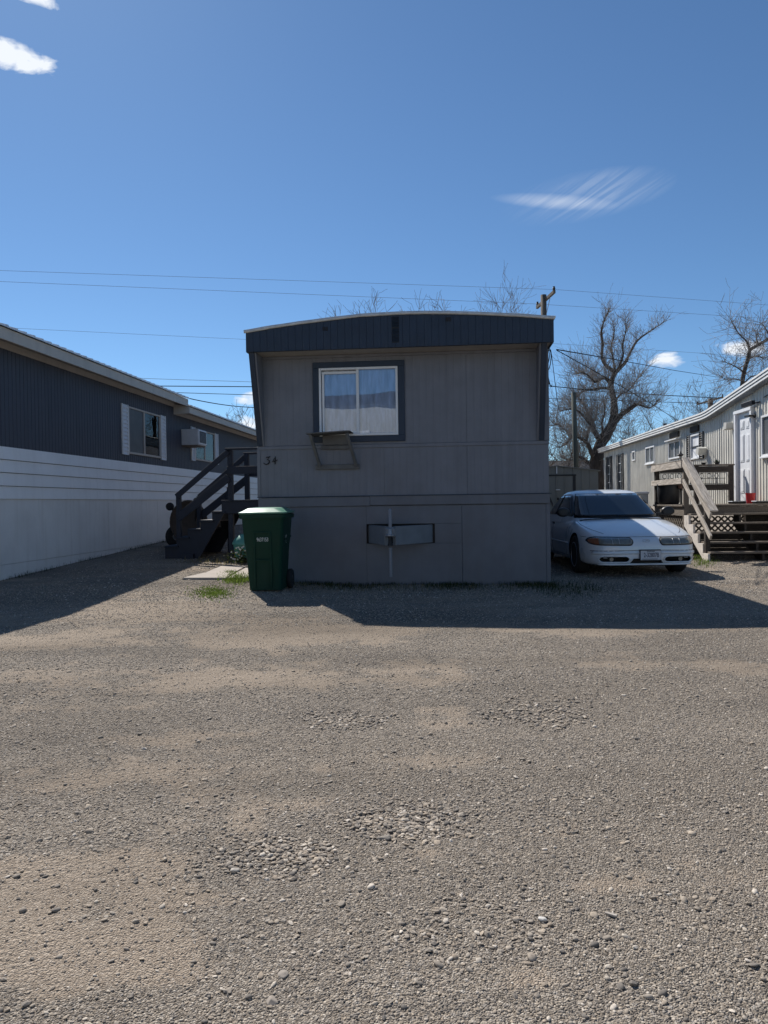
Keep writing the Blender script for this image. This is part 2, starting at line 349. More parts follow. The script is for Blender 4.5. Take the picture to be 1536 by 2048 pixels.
def groundmat():
    m = bpy.data.materials.new('gravel_ground'); m.use_nodes = True; nt = m.node_tree; N = nt.nodes.new; L = nt.links.new
    b = nt.nodes['Principled BSDF']; b.inputs['Roughness'].default_value = 0.95; b.inputs['Specular IOR Level'].default_value = 0.12
    geo = N('ShaderNodeNewGeometry'); P = geo.outputs['Position']
    def noi(s, d=5, r=0.6, dist=0.0, st=None):
        n = N('ShaderNodeTexNoise'); v = P
        if st:
            mp = N('ShaderNodeMapping'); L(P, mp.inputs[0]); mp.inputs['Scale'].default_value = st; v = mp.outputs[0]
        L(v, n.inputs['Vector']); n.inputs['Scale'].default_value = s; n.inputs['Detail'].default_value = d; n.inputs['Roughness'].default_value = r; n.inputs['Distortion'].default_value = dist
        return n.outputs[0]
    def mr(v, a, c, o0=0.0, o1=1.0):
        n = N('ShaderNodeMapRange'); L(v, n.inputs[0]); n.inputs[1].default_value = a; n.inputs[2].default_value = c; n.inputs[3].default_value = o0; n.inputs[4].default_value = o1; return n.outputs[0]
    def mix(f, a, c, bt='MIX'):
        n = N('ShaderNodeMix'); n.data_type = 'RGBA'; n.blend_type = bt
        if isinstance(f, float): n.inputs['Factor'].default_value = f
        else: L(f, n.inputs['Factor'])
        for k, v in (('A', a), ('B', c)):
            if isinstance(v, tuple): n.inputs[k].default_value = v + (1,)
            else: L(v, n.inputs[k])
        return n.outputs['Result']
    vo = N('ShaderNodeTexVoronoi'); L(P, vo.inputs['Vector']); vo.inputs['Scale'].default_value = 62.0; vo.inputs['Randomness'].default_value = 1.0
    sep = N('ShaderNodeSeparateColor'); L(vo.outputs['Color'], sep.inputs[0])
    ramp = N('ShaderNodeValToRGB'); L(sep.outputs[0], ramp.inputs[0]); e = ramp.color_ramp.elements
    e[0].color = (0.10, 0.092, 0.085, 1); e[1].color = (0.40, 0.37, 0.335, 1); x = e.new(0.45); x.color = (0.19, 0.168, 0.145, 1); x = e.new(0.75); x.color = (0.28, 0.247, 0.21, 1)
    vf = N('ShaderNodeTexVoronoi'); L(P, vf.inputs['Vector']); vf.inputs['Scale'].default_value = 190.0
    sf = N('ShaderNodeSeparateColor'); L(vf.outputs['Color'], sf.inputs[0])
    rf = N('ShaderNodeValToRGB'); L(sf.outputs[0], rf.inputs[0]); ef = rf.color_ramp.elements
    ef[0].color = (0.08, 0.069, 0.058, 1); ef[1].color = (0.52, 0.47, 0.405, 1); xq = ef.new(0.35); xq.color = (0.18, 0.152, 0.123, 1); xq = ef.new(0.75); xq.color = (0.315, 0.272, 0.222, 1)
    fines = mix(mr(noi(320, 3, 0.7), 0.35, 0.9), rf.outputs[0], (0.25, 0.212, 0.172))
    stone = mix(mr(vo.outputs['Distance'], 0.25, 0.6), ramp.outputs[0], fines)
    cover = mr(noi(1.1, 6, 0.65, 0.6, (0.55, 1.5, 1)), 0.40, 0.60)          # where loose stone lies and where packed dust shows
    base = mix(cover, fines, stone)
    at = N('ShaderNodeAttribute'); at.attribute_name = 'dust'
    dn = N('ShaderNodeMath'); dn.operation = 'ADD'; L(at.outputs['Fac'], dn.inputs[0]); L(mr(noi(7.0, 6, 0.68, 0.6, (0.7, 1.3, 1)), 0.25, 0.75, -0.3, 0.3), dn.inputs[1])
    dust = mr(dn.outputs[0], 0.30, 0.80, 0.0, 0.85)
    base = mix(dust, base, mix(0.5, fines, (0.40, 0.318, 0.240)))
    big = mr(noi(0.5, 5, 0.62, 0.5, (0.45, 1.5, 1)), 0.32, 0.68, 0.74, 1.34)
    vmn = N('ShaderNodeVectorMath'); vmn.operation = 'SCALE'; L(base, vmn.inputs[0]); L(big, vmn.inputs['Scale'])
    L(vmn.outputs[0], b.inputs['Base Color'])
    def ma(op, a, c):
        n = N('ShaderNodeMath'); n.operation = op
        for i, v in enumerate((a, c)):
            if isinstance(v, float): n.inputs[i].default_value = v
            else: L(v, n.inputs[i])
        return n.outputs[0]
    h = ma('ADD', ma('MULTIPLY', ma('SUBTRACT', 0.6, vo.outputs['Distance']), cover), ma('MULTIPLY', vf.outputs['Distance'], -0.6))
    h = ma('ADD', h, ma('MULTIPLY', noi(22, 6, 0.7), 1.1))
    bp = N('ShaderNodeBump'); bp.inputs['Strength'].default_value = 1.0; bp.inputs['Distance'].default_value = 0.014; L(h, bp.inputs['Height']); L(bp.outputs[0], b.inputs['Normal'])
    M['gravel_ground'] = m
    m = bpy.data.materials.new('pebble'); m.use_nodes = True; nt = m.node_tree; N = nt.nodes.new; L = nt.links.new
    b = nt.nodes['Principled BSDF']; b.inputs['Roughness'].default_value = 0.85; b.inputs['Specular IOR Level'].default_value = 0.2
    oi = N('ShaderNodeObjectInfo'); ramp = N('ShaderNodeValToRGB'); L(oi.outputs['Random'], ramp.inputs[0]); e = ramp.color_ramp.elements
    e[0].color = (0.13, 0.125, 0.12, 1); e[1].color = (0.55, 0.52, 0.48, 1)
    for p, c in ((0.18, (0.19, 0.178, 0.165)), (0.4, (0.25, 0.23, 0.205)), (0.55, (0.28, 0.245, 0.205)), (0.72, (0.31, 0.29, 0.262)), (0.86, (0.36, 0.315, 0.26)), (0.95, (0.44, 0.415, 0.375))):
        x = e.new(p); x.color = c + (1,)
    geo = N('ShaderNodeNewGeometry'); nz = N('ShaderNodeTexNoise'); L(geo.outputs['Position'], nz.inputs['Vector']); nz.inputs['Scale'].default_value = 160; nz.inputs['Detail'].default_value = 4
    mrn = N('ShaderNodeMapRange'); L(nz.outputs[0], mrn.inputs[0]); mrn.inputs[1].default_value = 0.3; mrn.inputs[2].default_value = 0.7; mrn.inputs[3].default_value = 0.78; mrn.inputs[4].default_value = 1.15
    vmn = N('ShaderNodeVectorMath'); vmn.operation = 'SCALE'; wm = N('ShaderNodeVectorMath'); wm.operation = 'MULTIPLY'; L(ramp.outputs[0], wm.inputs[0]); wm.inputs[1].default_value = (1.14, 1.07, 0.99); L(wm.outputs[0], vmn.inputs[0]); L(mrn.outputs[0], vmn.inputs['Scale']); L(vmn.outputs[0], b.inputs['Base Color'])
    M['pebble'] = m
groundmat()
for k in ('grass', 'grass_shaded', 'grass_dry', 'leaf'):      # thin blades let light through
    nt = M[k].node_tree; b = nt.nodes['Principled BSDF']; o_ = [n for n in nt.nodes if n.type == 'OUTPUT_MATERIAL'][0]
    tr = nt.nodes.new('ShaderNodeBsdfTranslucent'); mx = nt.nodes.new('ShaderNodeMixShader'); mx.inputs[0].default_value = 0.45
    nt.links.new(b.inputs['Base Color'].links[0].from_socket, tr.inputs['Color']); nt.links.new(b.outputs[0], mx.inputs[1]); nt.links.new(tr.outputs[0], mx.inputs[2]); nt.links.new(mx.outputs[0], o_.inputs[0])
# ================================================================== SETTING
def dense_axis(lo, hi, step, far_lo, far_hi):
    a = list(np.arange(lo, hi + 1e-6, step)); s = step; v = hi; up = []
    while v < far_hi: s *= 1.35; v += s; up.append(v)
    s = step; v = lo; dn = []
    while v > far_lo: s *= 1.35; v -= s; dn.append(v)
    return dn[::-1] + a + up
DUST = [(850, 1702, 95, 20), (565, 1768, 85, 22), (880, 1418, 80, 14), (690, 1264, 120, 17), (130, 1272, 170, 24), (745, 1640, 40, 12), (1230, 1770, 90, 22), (400, 1790, 140, 22), (1060, 1432, 40, 8), (330, 1215, 130, 18), (1000, 1960, 160, 40), (200, 1950, 240, 50)]
DUSTG = []
for px, py, hw, hh in DUST:
    c = gnd(px, py); a = gnd(px + hw, py); b1 = gnd(px, py - hh); b2 = gnd(px, py + hh)
    DUSTG.append((c.x, c.y, abs(a.x - c.x), abs(b1.y - b2.y) / 2))
def dustv(x, y):
    v = 0.0
    for cx, cy, rx, ry in DUSTG:
        q = ((x - cx) / rx) ** 2 + ((y - cy) / ry) ** 2
        if q < 5: v = max(v, 0.27 * math.exp(-q * 0.9))
    for hx, hy, hr, hd in HOLES:
        q = ((x - hx) / hr) ** 2 + ((y - hy) / (hr * 1.1)) ** 2
        if q < 4: v -= 0.3 * math.exp(-q)
    return v
def dirt(x, y):
    # 1 where packed dirt shows, 0 where loose gravel lies: worn along the driven lines, broken up at every scale
    f = 0.48 * nz2(x * 0.6, y * 1.25, 0.75, 11.0) + 0.48 * nz2(x * 0.75, y * 1.2, 1.8, 12.0) + 0.30 * nz2(x, y, 5.2, 13.0) + 0.14 * nz2(x, y, 12.0, 14.0)
    yy = y + 0.12 * nz2(x, 0, 0.6, 9.0)
    f += 0.22 * math.exp(-((yy - 5.25) / 0.28) ** 2) + 0.16 * math.exp(-((yy - 6.7) / 0.35) ** 2) - 0.20 * math.exp(-((yy - 5.95) / 0.3) ** 2) - 0.14 * math.exp(-((yy - 4.45) / 0.4) ** 2) + 0.16 * math.exp(-((yy - 3.35) / 0.22) ** 2)
    return smooth(-0.12, 0.42, f + 2.0 * dustv(x, y))
def build_ground():
    xs = dense_axis(-8.5, 8.5, 0.06, -900, 900); ys = dense_axis(0.6, 15.5, 0.05, -500, 1600)
    V = []; D = []
    for y in ys:
        for x in xs:
            V.append((x, y, gh(x, y))); D.append(dirt(x, y) if (abs(x) < 9 and 0 < y < 16) else 0.3)
    nx = len(xs); Fc = [(j * nx + i, j * nx + i + 1, (j + 1) * nx + i + 1, (j + 1) * nx + i) for j in range(len(ys) - 1) for i in range(nx - 1)]
    me = mesh('ground', V, Fc, M['gravel_ground'], True)
    at = me.attributes.new('dust', 'FLOAT', 'POINT'); at.data.foreach_set('value', D)
    tag(link('ground', me), kind='structure')
build_ground()

def stone_mesh(name, seed, sub=2):
    bm = bmesh.new(); bmesh.ops.create_icosphere(bm, subdivisions=sub, radius=0.5)
    o = Vector((seed * 7.3, seed * 3.1, seed))
    for v in bm.verts:
        d = v.co.normalized(); k = 1 + 0.32 * noise.noise(d * 1.3 + o) + 0.10 * noise.noise(d * 3.1 + o)
        v.co = Vector((d.x * 0.5, d.y * 0.5, d.z * 0.5)) * k
    for _ in range(3 if seed % 2 else 7):      # flattened facets
        n = Vector((math.sin(seed * 3 + _ * 2.1), math.cos(seed * 5 + _ * 1.3), math.sin(seed + _ * 1.7))).normalized()
        for v in bm.verts:
            h = v.co.dot(n)
            lim = 0.36 if seed % 2 else 0.30
            if h > lim: v.co -= n * (h - lim) * 0.9
    me = bpy.data.meshes.new(name); bm.to_mesh(me); bm.free(); me.materials.append(M['pebble'])
    me.polygons.foreach_set('use_smooth', [bool(seed % 2) or sub > 2] * len(me.polygons)); return me
STONES = [stone_mesh('stone', i + 1, 1) for i in range(9)]
def build_gravel():
    pc = bpy.data.collections.new('pebble_shapes')
    for i, me in enumerate(STONES):
        o = bpy.data.objects.new('pebble_shape_%02d' % i, me); pc.objects.link(o)
    rs = np.random.RandomState(3)
    P, S, R, I = [], [], [], []
    def put(x, y, d, flat=(0.32, 0.64), sink=0.13):
        P.append((x, y, gh(x, y) + d * (0.5 * 0.45 - sink))); a = rs.uniform(0.75, 1.35)
        S.append((d * a, d / a, d * rs.uniform(*flat))); R.append((rs.uniform(-.35, .35), rs.uniform(-.35, .35), rs.uniform(0, 6.28))); I.append(rs.randint(0, 9))
    def field(y0, y1, dens, dmin, dmax, pw, dustcut, big=False):
        n = int(dens * 1.16 * (y1 * y1 - y0 * y0) / 2)
        ys = np.sqrt(rs.uniform(y0 * y0, y1 * y1, n)); xs = rs.uniform(-0.58, 0.58, n) * ys; u = rs.rand(n); q = rs.rand(n)
        for x, y, a, b in zip(xs, ys, u, q):
            keep = 1.0 - (0.88 if dmax < 0.0195 else 0.35) * dirt(x, y)
            if b > keep: continue
            put(x, y, dmin + (dmax - dmin) * a ** pw)
    field(1.45, 2.6, 15000, 0.0035, 0.011, 2.6, 0.5); field(2.6, 4.4, 8500, 0.005, 0.014, 2.4, 0.5)
    field(4.4, 7.2, 3600, 0.007, 0.018, 2.2, 0.6); field(7.2, 10.5, 1300, 0.010, 0.023, 2.0, 0.7)
    field(1.45, 3.0, 480, 0.008, 0.020, 2.2, 0.5); field(1.45, 2.7, 100, 0.014, 0.034, 2.4, 0.2); field(2.7, 5.5, 40, 0.016, 0.034, 2.0, 0.5)
    # loose rounded stones gathered in the shallow hollows
    for (hx, hy, hr, hd), n, dm in zip(HOLES, (2800, 1800, 1700, 2600, 900), (0.030, 0.028, 0.030, 0.032, 0.024)):
        for k in range(n):
            a = rs.uniform(0, 6.28); q = math.sqrt(rs.rand()) * 1.25; x = hx + q * hr * math.cos(a) * 0.85; y = hy + q * hr * math.sin(a) * 0.62
            if rs.rand() > (1.0 - smooth(0.45, 1.25, q)) * (0.62 + 0.9 * nz2(x, y, 5.5, hx * 9)): continue
            put(x, y, 0.008 + (dm - 0.008) * rs.rand() ** 2.3, flat=(0.30, 0.55), sink=0.07)
    for k in range(3600):       # a looser spread round the hollows
        x = rs.normal(0.15, 0.75); y = rs.normal(2.5, 0.55)
        if y < 1.5 or rs.rand() > 0.5 + 1.3 * nz2(x, y, 2.2, 3.0): continue
        put(x, y, 0.007 + 0.016 * rs.rand() ** 2.2)
    # gravel spread in the yards
    rsn = 26000
    for k in range(rsn):
        y = rs.uniform(9.0, 16.0); x = rs.uniform(-6.2, 7.5)
        if x < -5.3 - 0.09 * (10.9 - y) or (abs(x - 0.3) < 2.2 and y > 10.6): continue
        put(x, y, rs.uniform(0.014, 0.030))
    me = bpy.data.meshes.new('loose_gravel'); me.from_pydata(P, [], [])
    for nme, dat in (('scl', S), ('rot', R)):
        at = me.attributes.new(nme, 'FLOAT_VECTOR', 'POINT'); at.data.foreach_set('vector', np.array(dat, dtype=np.float32).ravel())
    at = me.attributes.new('idx', 'INT', 'POINT'); at.data.foreach_set('value', np.array(I, dtype=np.int32))
    o = link('loose_gravel', me); tag(o, 'loose grey and brown gravel stones scattered over the road', 'gravel', kind='stuff')
    ng = bpy.data.node_groups.new('scatter', 'GeometryNodeTree')
    ng.interface.new_socket('Geometry', in_out='INPUT', socket_type='NodeSocketGeometry'); ng.interface.new_socket('Geometry', in_out='OUTPUT', socket_type='NodeSocketGeometry')
    N = ng.nodes.new; L = ng.links.new
    gi = N('NodeGroupInput'); go = N('NodeGroupOutput'); mp = N('GeometryNodeMeshToPoints'); ip = N('GeometryNodeInstanceOnPoints'); ci = N('GeometryNodeCollectionInfo')
    ci.inputs['Collection'].default_value = pc; ci.inputs['Separate Children'].default_value = True; ci.inputs['Reset Children'].default_value = True
    def attr(n, t):
        a = N('GeometryNodeInputNamedAttribute'); a.data_type = t; a.inputs['Name'].default_value = n
        return [s for s in a.outputs if s.enabled and s.name == 'Attribute'][0]
    L(gi.outputs[0], mp.inputs['Mesh']); L(mp.outputs[0], ip.inputs['Points']); L(ci.outputs[0], ip.inputs['Instance']); ip.inputs['Pick Instance'].default_value = True
    L(attr('idx', 'INT'), ip.inputs['Instance Index']); L(attr('scl', 'FLOAT_VECTOR'), ip.inputs['Scale'])
    er = N('FunctionNodeEulerToRotation'); L(attr('rot', 'FLOAT_VECTOR'), er.inputs[0]); L(er.outputs[0], ip.inputs['Rotation'])
    L(ip.outputs[0], go.inputs[0])
    md = o.modifiers.new('scatter', 'NODES'); md.node_group = ng
    print('gravel points', len(P))
build_gravel()

# ================================================================== MAIN HOME
B = Vector((2.361, 10.431, 0)); MO = B - W * 4.23
RZ = -AXIS
def roofz(x):     # bowed roof line along the width
    x = min(max(x, -0.02), 4.25)
    return float(np.interp(x, [-0.02, 0.35, 0.75, 1.2, 1.6, 2.16, 2.5, 2.85, 3.2, 3.53, 3.9, 4.25], [3.648, 3.702, 3.745, 3.785, 3.818, 3.83, 3.826, 3.809, 3.788, 3.762, 3.728, 3.69]))
def main_home():
    H = empty('mobile_home', MO, RZ, 'grey mobile home with navy fascia and the number 34, in the middle', 'mobile home')
    Wd = 4.23; LEN = 17.0
    # solid core behind the skins
    prof = [(0.03, -0.6), (Wd - 0.03, -0.6)] + [(x, roofz(x) - 0.06) for x in np.linspace(Wd - 0.03, 0.03, 13)]
    prism('body', H, prof, 0.06, LEN, M['wall_grey'])
    # window opening is cut by building the front skin round it: panels left, right, below, above
    wx0, wx1, wz0, wz1 = 0.933, 2.087, 2.178, 3.172
    rib = [(0.0, 0.0), (0.40, 0.0), (0.43, 0.0022), (0.5, 0.0022), (0.53, 0.0)]
    tilt = lambda x: 0.0
    topz = 3.40
    def sk(a, b, z0, z1): return ribbed('siding_panel', H, a, b, z0, z1, M['wall_grey'], 0.098, rib, thick=0.055)
    sk(0.0, wx0, 2.055, topz); sk(wx0, wx1, 2.055, wz0); sk(wx0, wx1, wz1, topz); sk(wx1, 3.068, 2.055, topz); sk(3.071, Wd, 2.055, topz)
    sk(0.0, 1.87, 1.30, 2.0); sk(1.873, 3.068, 1.30, 2.0); sk(3.071, Wd, 1.30, 2.0)
    # belt trim and bottom band
    box('belt_trim', H, (-0.008, -0.014, 1.998), (Wd + 0.008, 0.03, 2.052), M['wall_grey'], 0.006)
    box('trim_board', H, (0.0, -0.030, 1.152), (1.66, 0.02, 1.292), M['skirt_grey'], 0.005, rot=(0, -0.002, 0))
    box('trim_board', H, (1.663, -0.034, 1.158), (Wd + 0.01, 0.02, 1.302), M['skirt_grey'], 0.005, rot=(0, 0.002, 0))
    box('drip_edge', H, (-0.01, -0.045, 1.292), (Wd + 0.03, 0.0, 1.304), M['navy'], 0.002)
    # corner trims
    box('corner_trim', H, (-0.012, -0.012, 1.30), (0.035, 0.05, 2.0), M['wall_grey'], 0.003)
    box('corner_trim', H, (Wd - 0.045, -0.013, 0.02), (Wd + 0.012, 0.05, 1.15), M['skirt_grey'], 0.003)
    box('corner_trim', H, (Wd - 0.06, -0.013, 2.055), (Wd + 0.012, 0.05, 3.36), M['wall_grey'], 0.003)
    prism('loose_flap', H, [(Wd - 0.01, 1.30), (Wd + 0.05, 1.15), (Wd + 0.055, 1.10), (Wd + 0.03, 1.15), (Wd, 1.2)], -0.03, 0.02, M['dark'])
    # skirting panels with seams
    zb = -0.05
    hx0, hx1, hz0, hz1 = 1.60, 2.595, 0.60, 0.885
    box('skirt_panel', H, (0.0, -0.008, zb), (hx0, 0.05, 1.15), M['skirt_grey'], 0.003)
    box('skirt_panel', H, (hx0, -0.0085, hz1), (2.985, 0.05, 1.15), M['skirt_grey'], 0.003)
    box('skirt_panel', H, (hx1, -0.006, hz0), (2.985, 0.05, hz1), M['skirt_grey'], 0.003)
    box('skirt_panel', H, (hx0, -0.010, zb), (2.985, 0.05, hz0), M['skirt_grey'], 0.003)
    box('skirt_panel', H, (2.989, -0.008, zb), (Wd - 0.046, 0.05, 1.15), M['skirt_grey'], 0.003)
    # tongue: two boxed beams meeting at the coupler, with the jack
    T = empty('hitch_tongue', (0, 0, 0)); T.parent = H
    tip = Vector((2.0, -0.62, 0))
    for xa in (hx0 + 0.05, hx1 - 0.05):
        a = Vector((xa, 0.05, 0.74)); b = Vector((tip.x + (0.05 if xa > 2 else -0.05), tip.y, 0.74))
        beam('tongue_beam', T, a, b, 0.06, 0.262, M['tongue_grey'], bev=0.006)
    box('recess', H, (hx0, 0.045, hz0), (hx1, 0.058, hz1), M['dark'], 0)
    box('coupler', T, (1.93, -0.70, 0.72), (2.07, -0.56, 0.86), M['tongue_grey'], 0.02)
    V = lathe('jack_post', T, [(0.022, 0.0), (0.022, 0.38), (0.024, 0.38), (0.024, 0.40)], M['jack_grey'], 12, (2.0, -0.66, 0.18))
    lathe('jack_post', T, [(0.024, 0.0), (0.024, 0.24), (0.012, 0.26)], M['jack_grey'], 12, (2.0, -0.66, 0.855))
    lathe('jack_collar', T, [(0.03, 0.0), (0.062, 0.01), (0.062, 0.022), (0.034, 0.03), (0.026, 0.10)], M['galv'], 14, (2.0, -0.71, 0.735))
    lathe('socket', T, [(0.036, 0.0), (0.028, 0.03), (0.022, 0.09), (0.026, 0.125)], M['dark'], 14, (2.0, -0.71, 0.612))
    # window
    Wn = empty('window'); Wn.parent = H
    tx0, tx1, tz0, tz1 = 0.842, 2.185, 2.088, 3.258
    box('trim', Wn, (tx0, -0.03, wz1), (tx1, 0.0, tz1), M['navy'], 0.004); box('trim', Wn, (tx0, -0.03, tz0), (tx1, 0.0, wz0), M['navy'], 0.004)
    box('trim', Wn, (tx0, -0.03, wz0), (wx0, 0.0, wz1), M['navy'], 0.004); box('trim', Wn, (wx1, -0.03, wz0), (tx1, 0.0, wz1), M['navy'], 0.004)
    fr = 0.032
    box('frame', Wn, (wx0, -0.042, wz0), (wx0 + fr, 0.03, wz1), M['white_vinyl'], 0.004); box('frame', Wn, (wx1 - fr, -0.042, wz0), (wx1, 0.03, wz1), M['white_vinyl'], 0.004)
    box('frame', Wn, (wx0 + fr, -0.042, wz1 - fr), (wx1 - fr, 0.03, wz1), M['white_vinyl'], 0.004); box('frame', Wn, (wx0 + fr, -0.042, wz0), (wx1 - fr, 0.03, wz0 + fr), M['white_vinyl'], 0.004)
    mxm = 1.50
    box('mullion', Wn, (mxm - 0.02, -0.035, wz0 + fr), (mxm + 0.02, 0.03, wz1 - fr), M['white_vinyl'], 0.004)
    s0, s1 = wx0 + fr + 0.012, mxm - 0.02
    for lo, hi in (((s0, wz0 + fr), (s0 + 0.03, wz1 - fr - 0.02)), ((s0 + 0.03, wz1 - fr - 0.055), (s1, wz1 - fr - 0.02)), ((s0 + 0.03, wz0 + fr), (s1, wz0 + fr + 0.028))):
        box('sash', Wn, (lo[0], -0.022, lo[1]), (hi[0], 0.022, hi[1]), M['white_vinyl'], 0.003)
    box('pane', Wn, (s0 + 0.03, 0.0, wz0 + fr + 0.028), (s1, 0.004, wz1 - fr - 0.055), M['pane'], 0)
    box('pane', Wn, (mxm + 0.02, -0.012, wz0 + fr), (wx1 - fr, -0.008, wz1 - fr), M['pane'], 0)
    # curtain, softly pleated, in the room behind
    V = []; Fc = []; n = 60
    for i in range(n + 1):
        x = wx0 + (wx1 - wx0) * i / n
        d = 0.0 if True else 0
        y = 0.046 + 0.008 * math.sin(i * 0.9) * math.sin(i * 0.23 + 1) + 0.004 * math.sin(i * 2.3)
        V += [(x, y + 0.004, wz0 - 0.02), (x, y, wz1 + 0.02)]
    Fc = [(2 * i, 2 * i + 2, 2 * i + 3, 2 * i + 1) for i in range(n)]
    link('curtain', mesh('curtain', V, Fc, M['curtain'], True), Wn)
    # air conditioner shelf
    Sh = empty('shelf_bracket'); Sh.parent = H
    beam('shelf_board', Sh, (0.80, -0.20, 2.190), (1.43, -0.20, 2.215), 0.42, 0.016, M['bracket_grey'])
    box('back_board', Sh, (0.98, -0.055, 2.05), (1.36, -0.031, 2.19), M['bracket_grey'])
    for x in (0.875, 1.41):
        beam('leg', Sh, (x - (0.02 if x < 1 else 0.03), -0.37, 2.19), (x + 0.06, -0.05, 1.74), 0.06, 0.038, M['bracket_grey'], upv=(1, 0, 0))
    box('cross_board', Sh, (0.865, -0.045, 1.695), (1.515, -0.007, 1.765), M['bracket_grey'])
    box('cleat', Sh, (0.95, -0.045, 1.985), (1.40, -0.016, 2.04), M['bracket_grey'])
    # overhang: fascia boards, soffit, wing walls
    yF = -0.45; zF = 3.352
    b0 = -0.02; k = 0; bw = 0.1006
    while b0 < 4.24:
        x0 = b0 + 0.0015; x1 = min(b0 + bw - 0.0015, 4.25)
        j = rnd.uniform(-0.0015, 0.0015)
        V = [(x, y + j, z) for x in (x0, x1) for y in (yF - 0.022, yF) for z in (zF, roofz(x) - 0.012)]
        Fc = [(0, 4, 5, 1), (2, 3, 7, 6), (0, 1, 3, 2), (4, 6, 7, 5), (1, 5, 7, 3), (0, 2, 6, 4)]
        link('fascia_board', fixn(mesh('fascia_board', V, Fc, M['navy'])), H); b0 += bw
    prism('fascia_core', H, [(0.0, zF + 0.002), (4.23, zF + 0.002)] + [(x, roofz(x) - 0.02) for x in np.linspace(4.23, 0, 11)], yF + 0.001, yF + 0.05, M['navy'])
    box('fascia_side', H, (-0.03, yF, zF), (-0.002, LEN, 3.65), M['navy'], 0.003); box('fascia_side', H, (4.232, yF, zF), (4.258, LEN, 3.69), M['navy'], 0.003)
    box('side_wall', H, (-0.001, 0.062, 1.3), (0.03, LEN, zF), M['wall_grey'], 0); box('side_wall', H, (4.2, 0.062, 1.3), (4.231, LEN, zF), M['wall_grey'], 0)
    box('soffit', H, (0.0, yF + 0.05, zF + 0.012), (4.23, 0.0, zF + 0.024), M['soffit'], 0)
    box('soffit_trim', H, (0.0, -0.03, zF - 0.028), (4.23, -0.001, zF + 0.01), M['wall_grey'], 0.004)
    for x0, x1 in ((0.0, 0.075), (4.095, 4.17)):
        V = [(x, y, z) for x in (x0, x1) for y, z in ((-0.43, zF + 0.01), (0.0, zF + 0.01), (0.0, 2.056), (-0.03, 2.056))]
        Fc = [(0, 1, 2, 3), (4, 7, 6, 5), (0, 3, 7, 4), (0, 4, 5, 1), (3, 2, 6, 7)]
        link('wing_wall', fixn(mesh('wing_wall', V, Fc, M['navy'])), H)
    for x0, x1 in ((0.076, 0.10), (4.07, 4.094)):
        V = [(x, y, z) for x in (x0, x1) for y, z in ((-0.40, zF + 0.009), (-0.002, zF + 0.009), (-0.002, 2.056), (-0.015, 2.056))]
        Fc = [(0, 1, 2, 3), (4, 7, 6, 5), (0, 3, 7, 4), (0, 4, 5, 1), (3, 2, 6, 7)]
        link('wing_lining', fixn(mesh('wing_lining', V, Fc, M['wall_grey'])), H)
    # vents in the fascia
    Vn = empty('gable_vent'); Vn.parent = H
    box('vent_back', Vn, (2.045, yF - 0.026, 3.415), (2.145, yF - 0.0225, 3.772), M['dark'], 0)
    for i in range(17):
        z = 3.43 + i * 0.0205
        if i == 9: continue
        beam('louvre', Vn, (2.05, yF - 0.03, z), (2.14, yF - 0.03, z), 0.018, 0.005, M['navy'], upv=(0, 0.6, 0.8), bev=0)
    box('small_vent', H, (1.075, yF - 0.03, 3.615), (1.115, yF - 0.0225, 3.665), M['dark'], 0.004); box('small_vent', H, (1.12, yF - 0.03, 3.61), (1.15, yF - 0.0225, 3.665), M['dark'], 0.004)
    box('small_vent', H, (2.79, yF - 0.03, 3.68), (2.83, yF - 0.0225, 3.735), M['dark'], 0.004); box('small_vent', H, (2.835, yF - 0.03, 3.68), (2.865, yF - 0.0225, 3.735), M['dark'], 0.004)
    # bowed roof sheet with a crimped metal edge
    xs = np.linspace(-0.05, 4.28, 34); V = []; Fc = []
    for x in xs:
        z = roofz(x) + 0.004 * noise.noise(Vector((x * 3, 0, 0)))
        V += [(x, yF - 0.035, z + 0.012), (x, LEN, z + 0.012), (x, yF - 0.035, z - 0.008), (x, LEN, z - 0.008)]
    n = len(xs)
    for i in range(n - 1):
        a = 4 * i; b = a + 4; Fc += [(a, b, b + 1, a + 1), (a + 2, a + 3, b + 3, b + 2), (a, a + 2, b + 2, b)]
    Fc += [(0, 1, 3, 2), (4 * n - 4, 4 * n - 2, 4 * n - 1, 4 * n - 3)]
    link('roof_sheet', fixn(mesh('roof_sheet', V, Fc, M['roof_white'])), H)
    V = []; Fc = []
    xs = np.linspace(-0.045, 4.27, 80)
    for i, x in enumerate(xs):
        z = roofz(x); w_ = 0.004 * noise.noise(Vector((x * 6, 3, 0)))
        V += [(x, yF - 0.036, z + 0.008), (x, yF - 0.046 + w_, z - 0.002), (x, yF - 0.044 + w_, z - 0.034 + w_), (x, yF - 0.024, z - 0.034 + w_)]
    for i in range(len(xs) - 1):
        for j in range(3): a = 4 * i + j; Fc.append((a, a + 1, a + 5, a + 4))
    link('roof_edge', fixn(mesh('roof_edge', V, Fc, M['roof_edge'], True)), H)
    # house number: brush-shaped metal numerals
    Nn = empty('house_number'); Nn.parent = H
    def stroke(nm, pts, rr):
        V, Fc = [], []; add_tube(V, Fc, [(0.084 + x * 0.00218, -0.014, 1.913 - y * 0.00212) for x, y in pts], [r * 0.0021 for r in rr], 6); link(nm, fixn(mesh(nm, V, Fc, M['dark'], True)), Nn)
    # traced strokes in a 100 x 70 box
    stroke('numeral', [(18, 16), (23, 9), (30, 11), (42, 8), (48, 4)], [1.5, 3.5, 3, 3.5, 1.5])
    stroke('numeral', [(42, 9), (34, 18), (25, 28), (34, 29), (41, 36), (40, 48), (32, 57), (20, 61), (9, 57), (2, 50)], [2, 2, 3, 3.5, 4, 4.5, 4, 3.6, 3.2, 3])
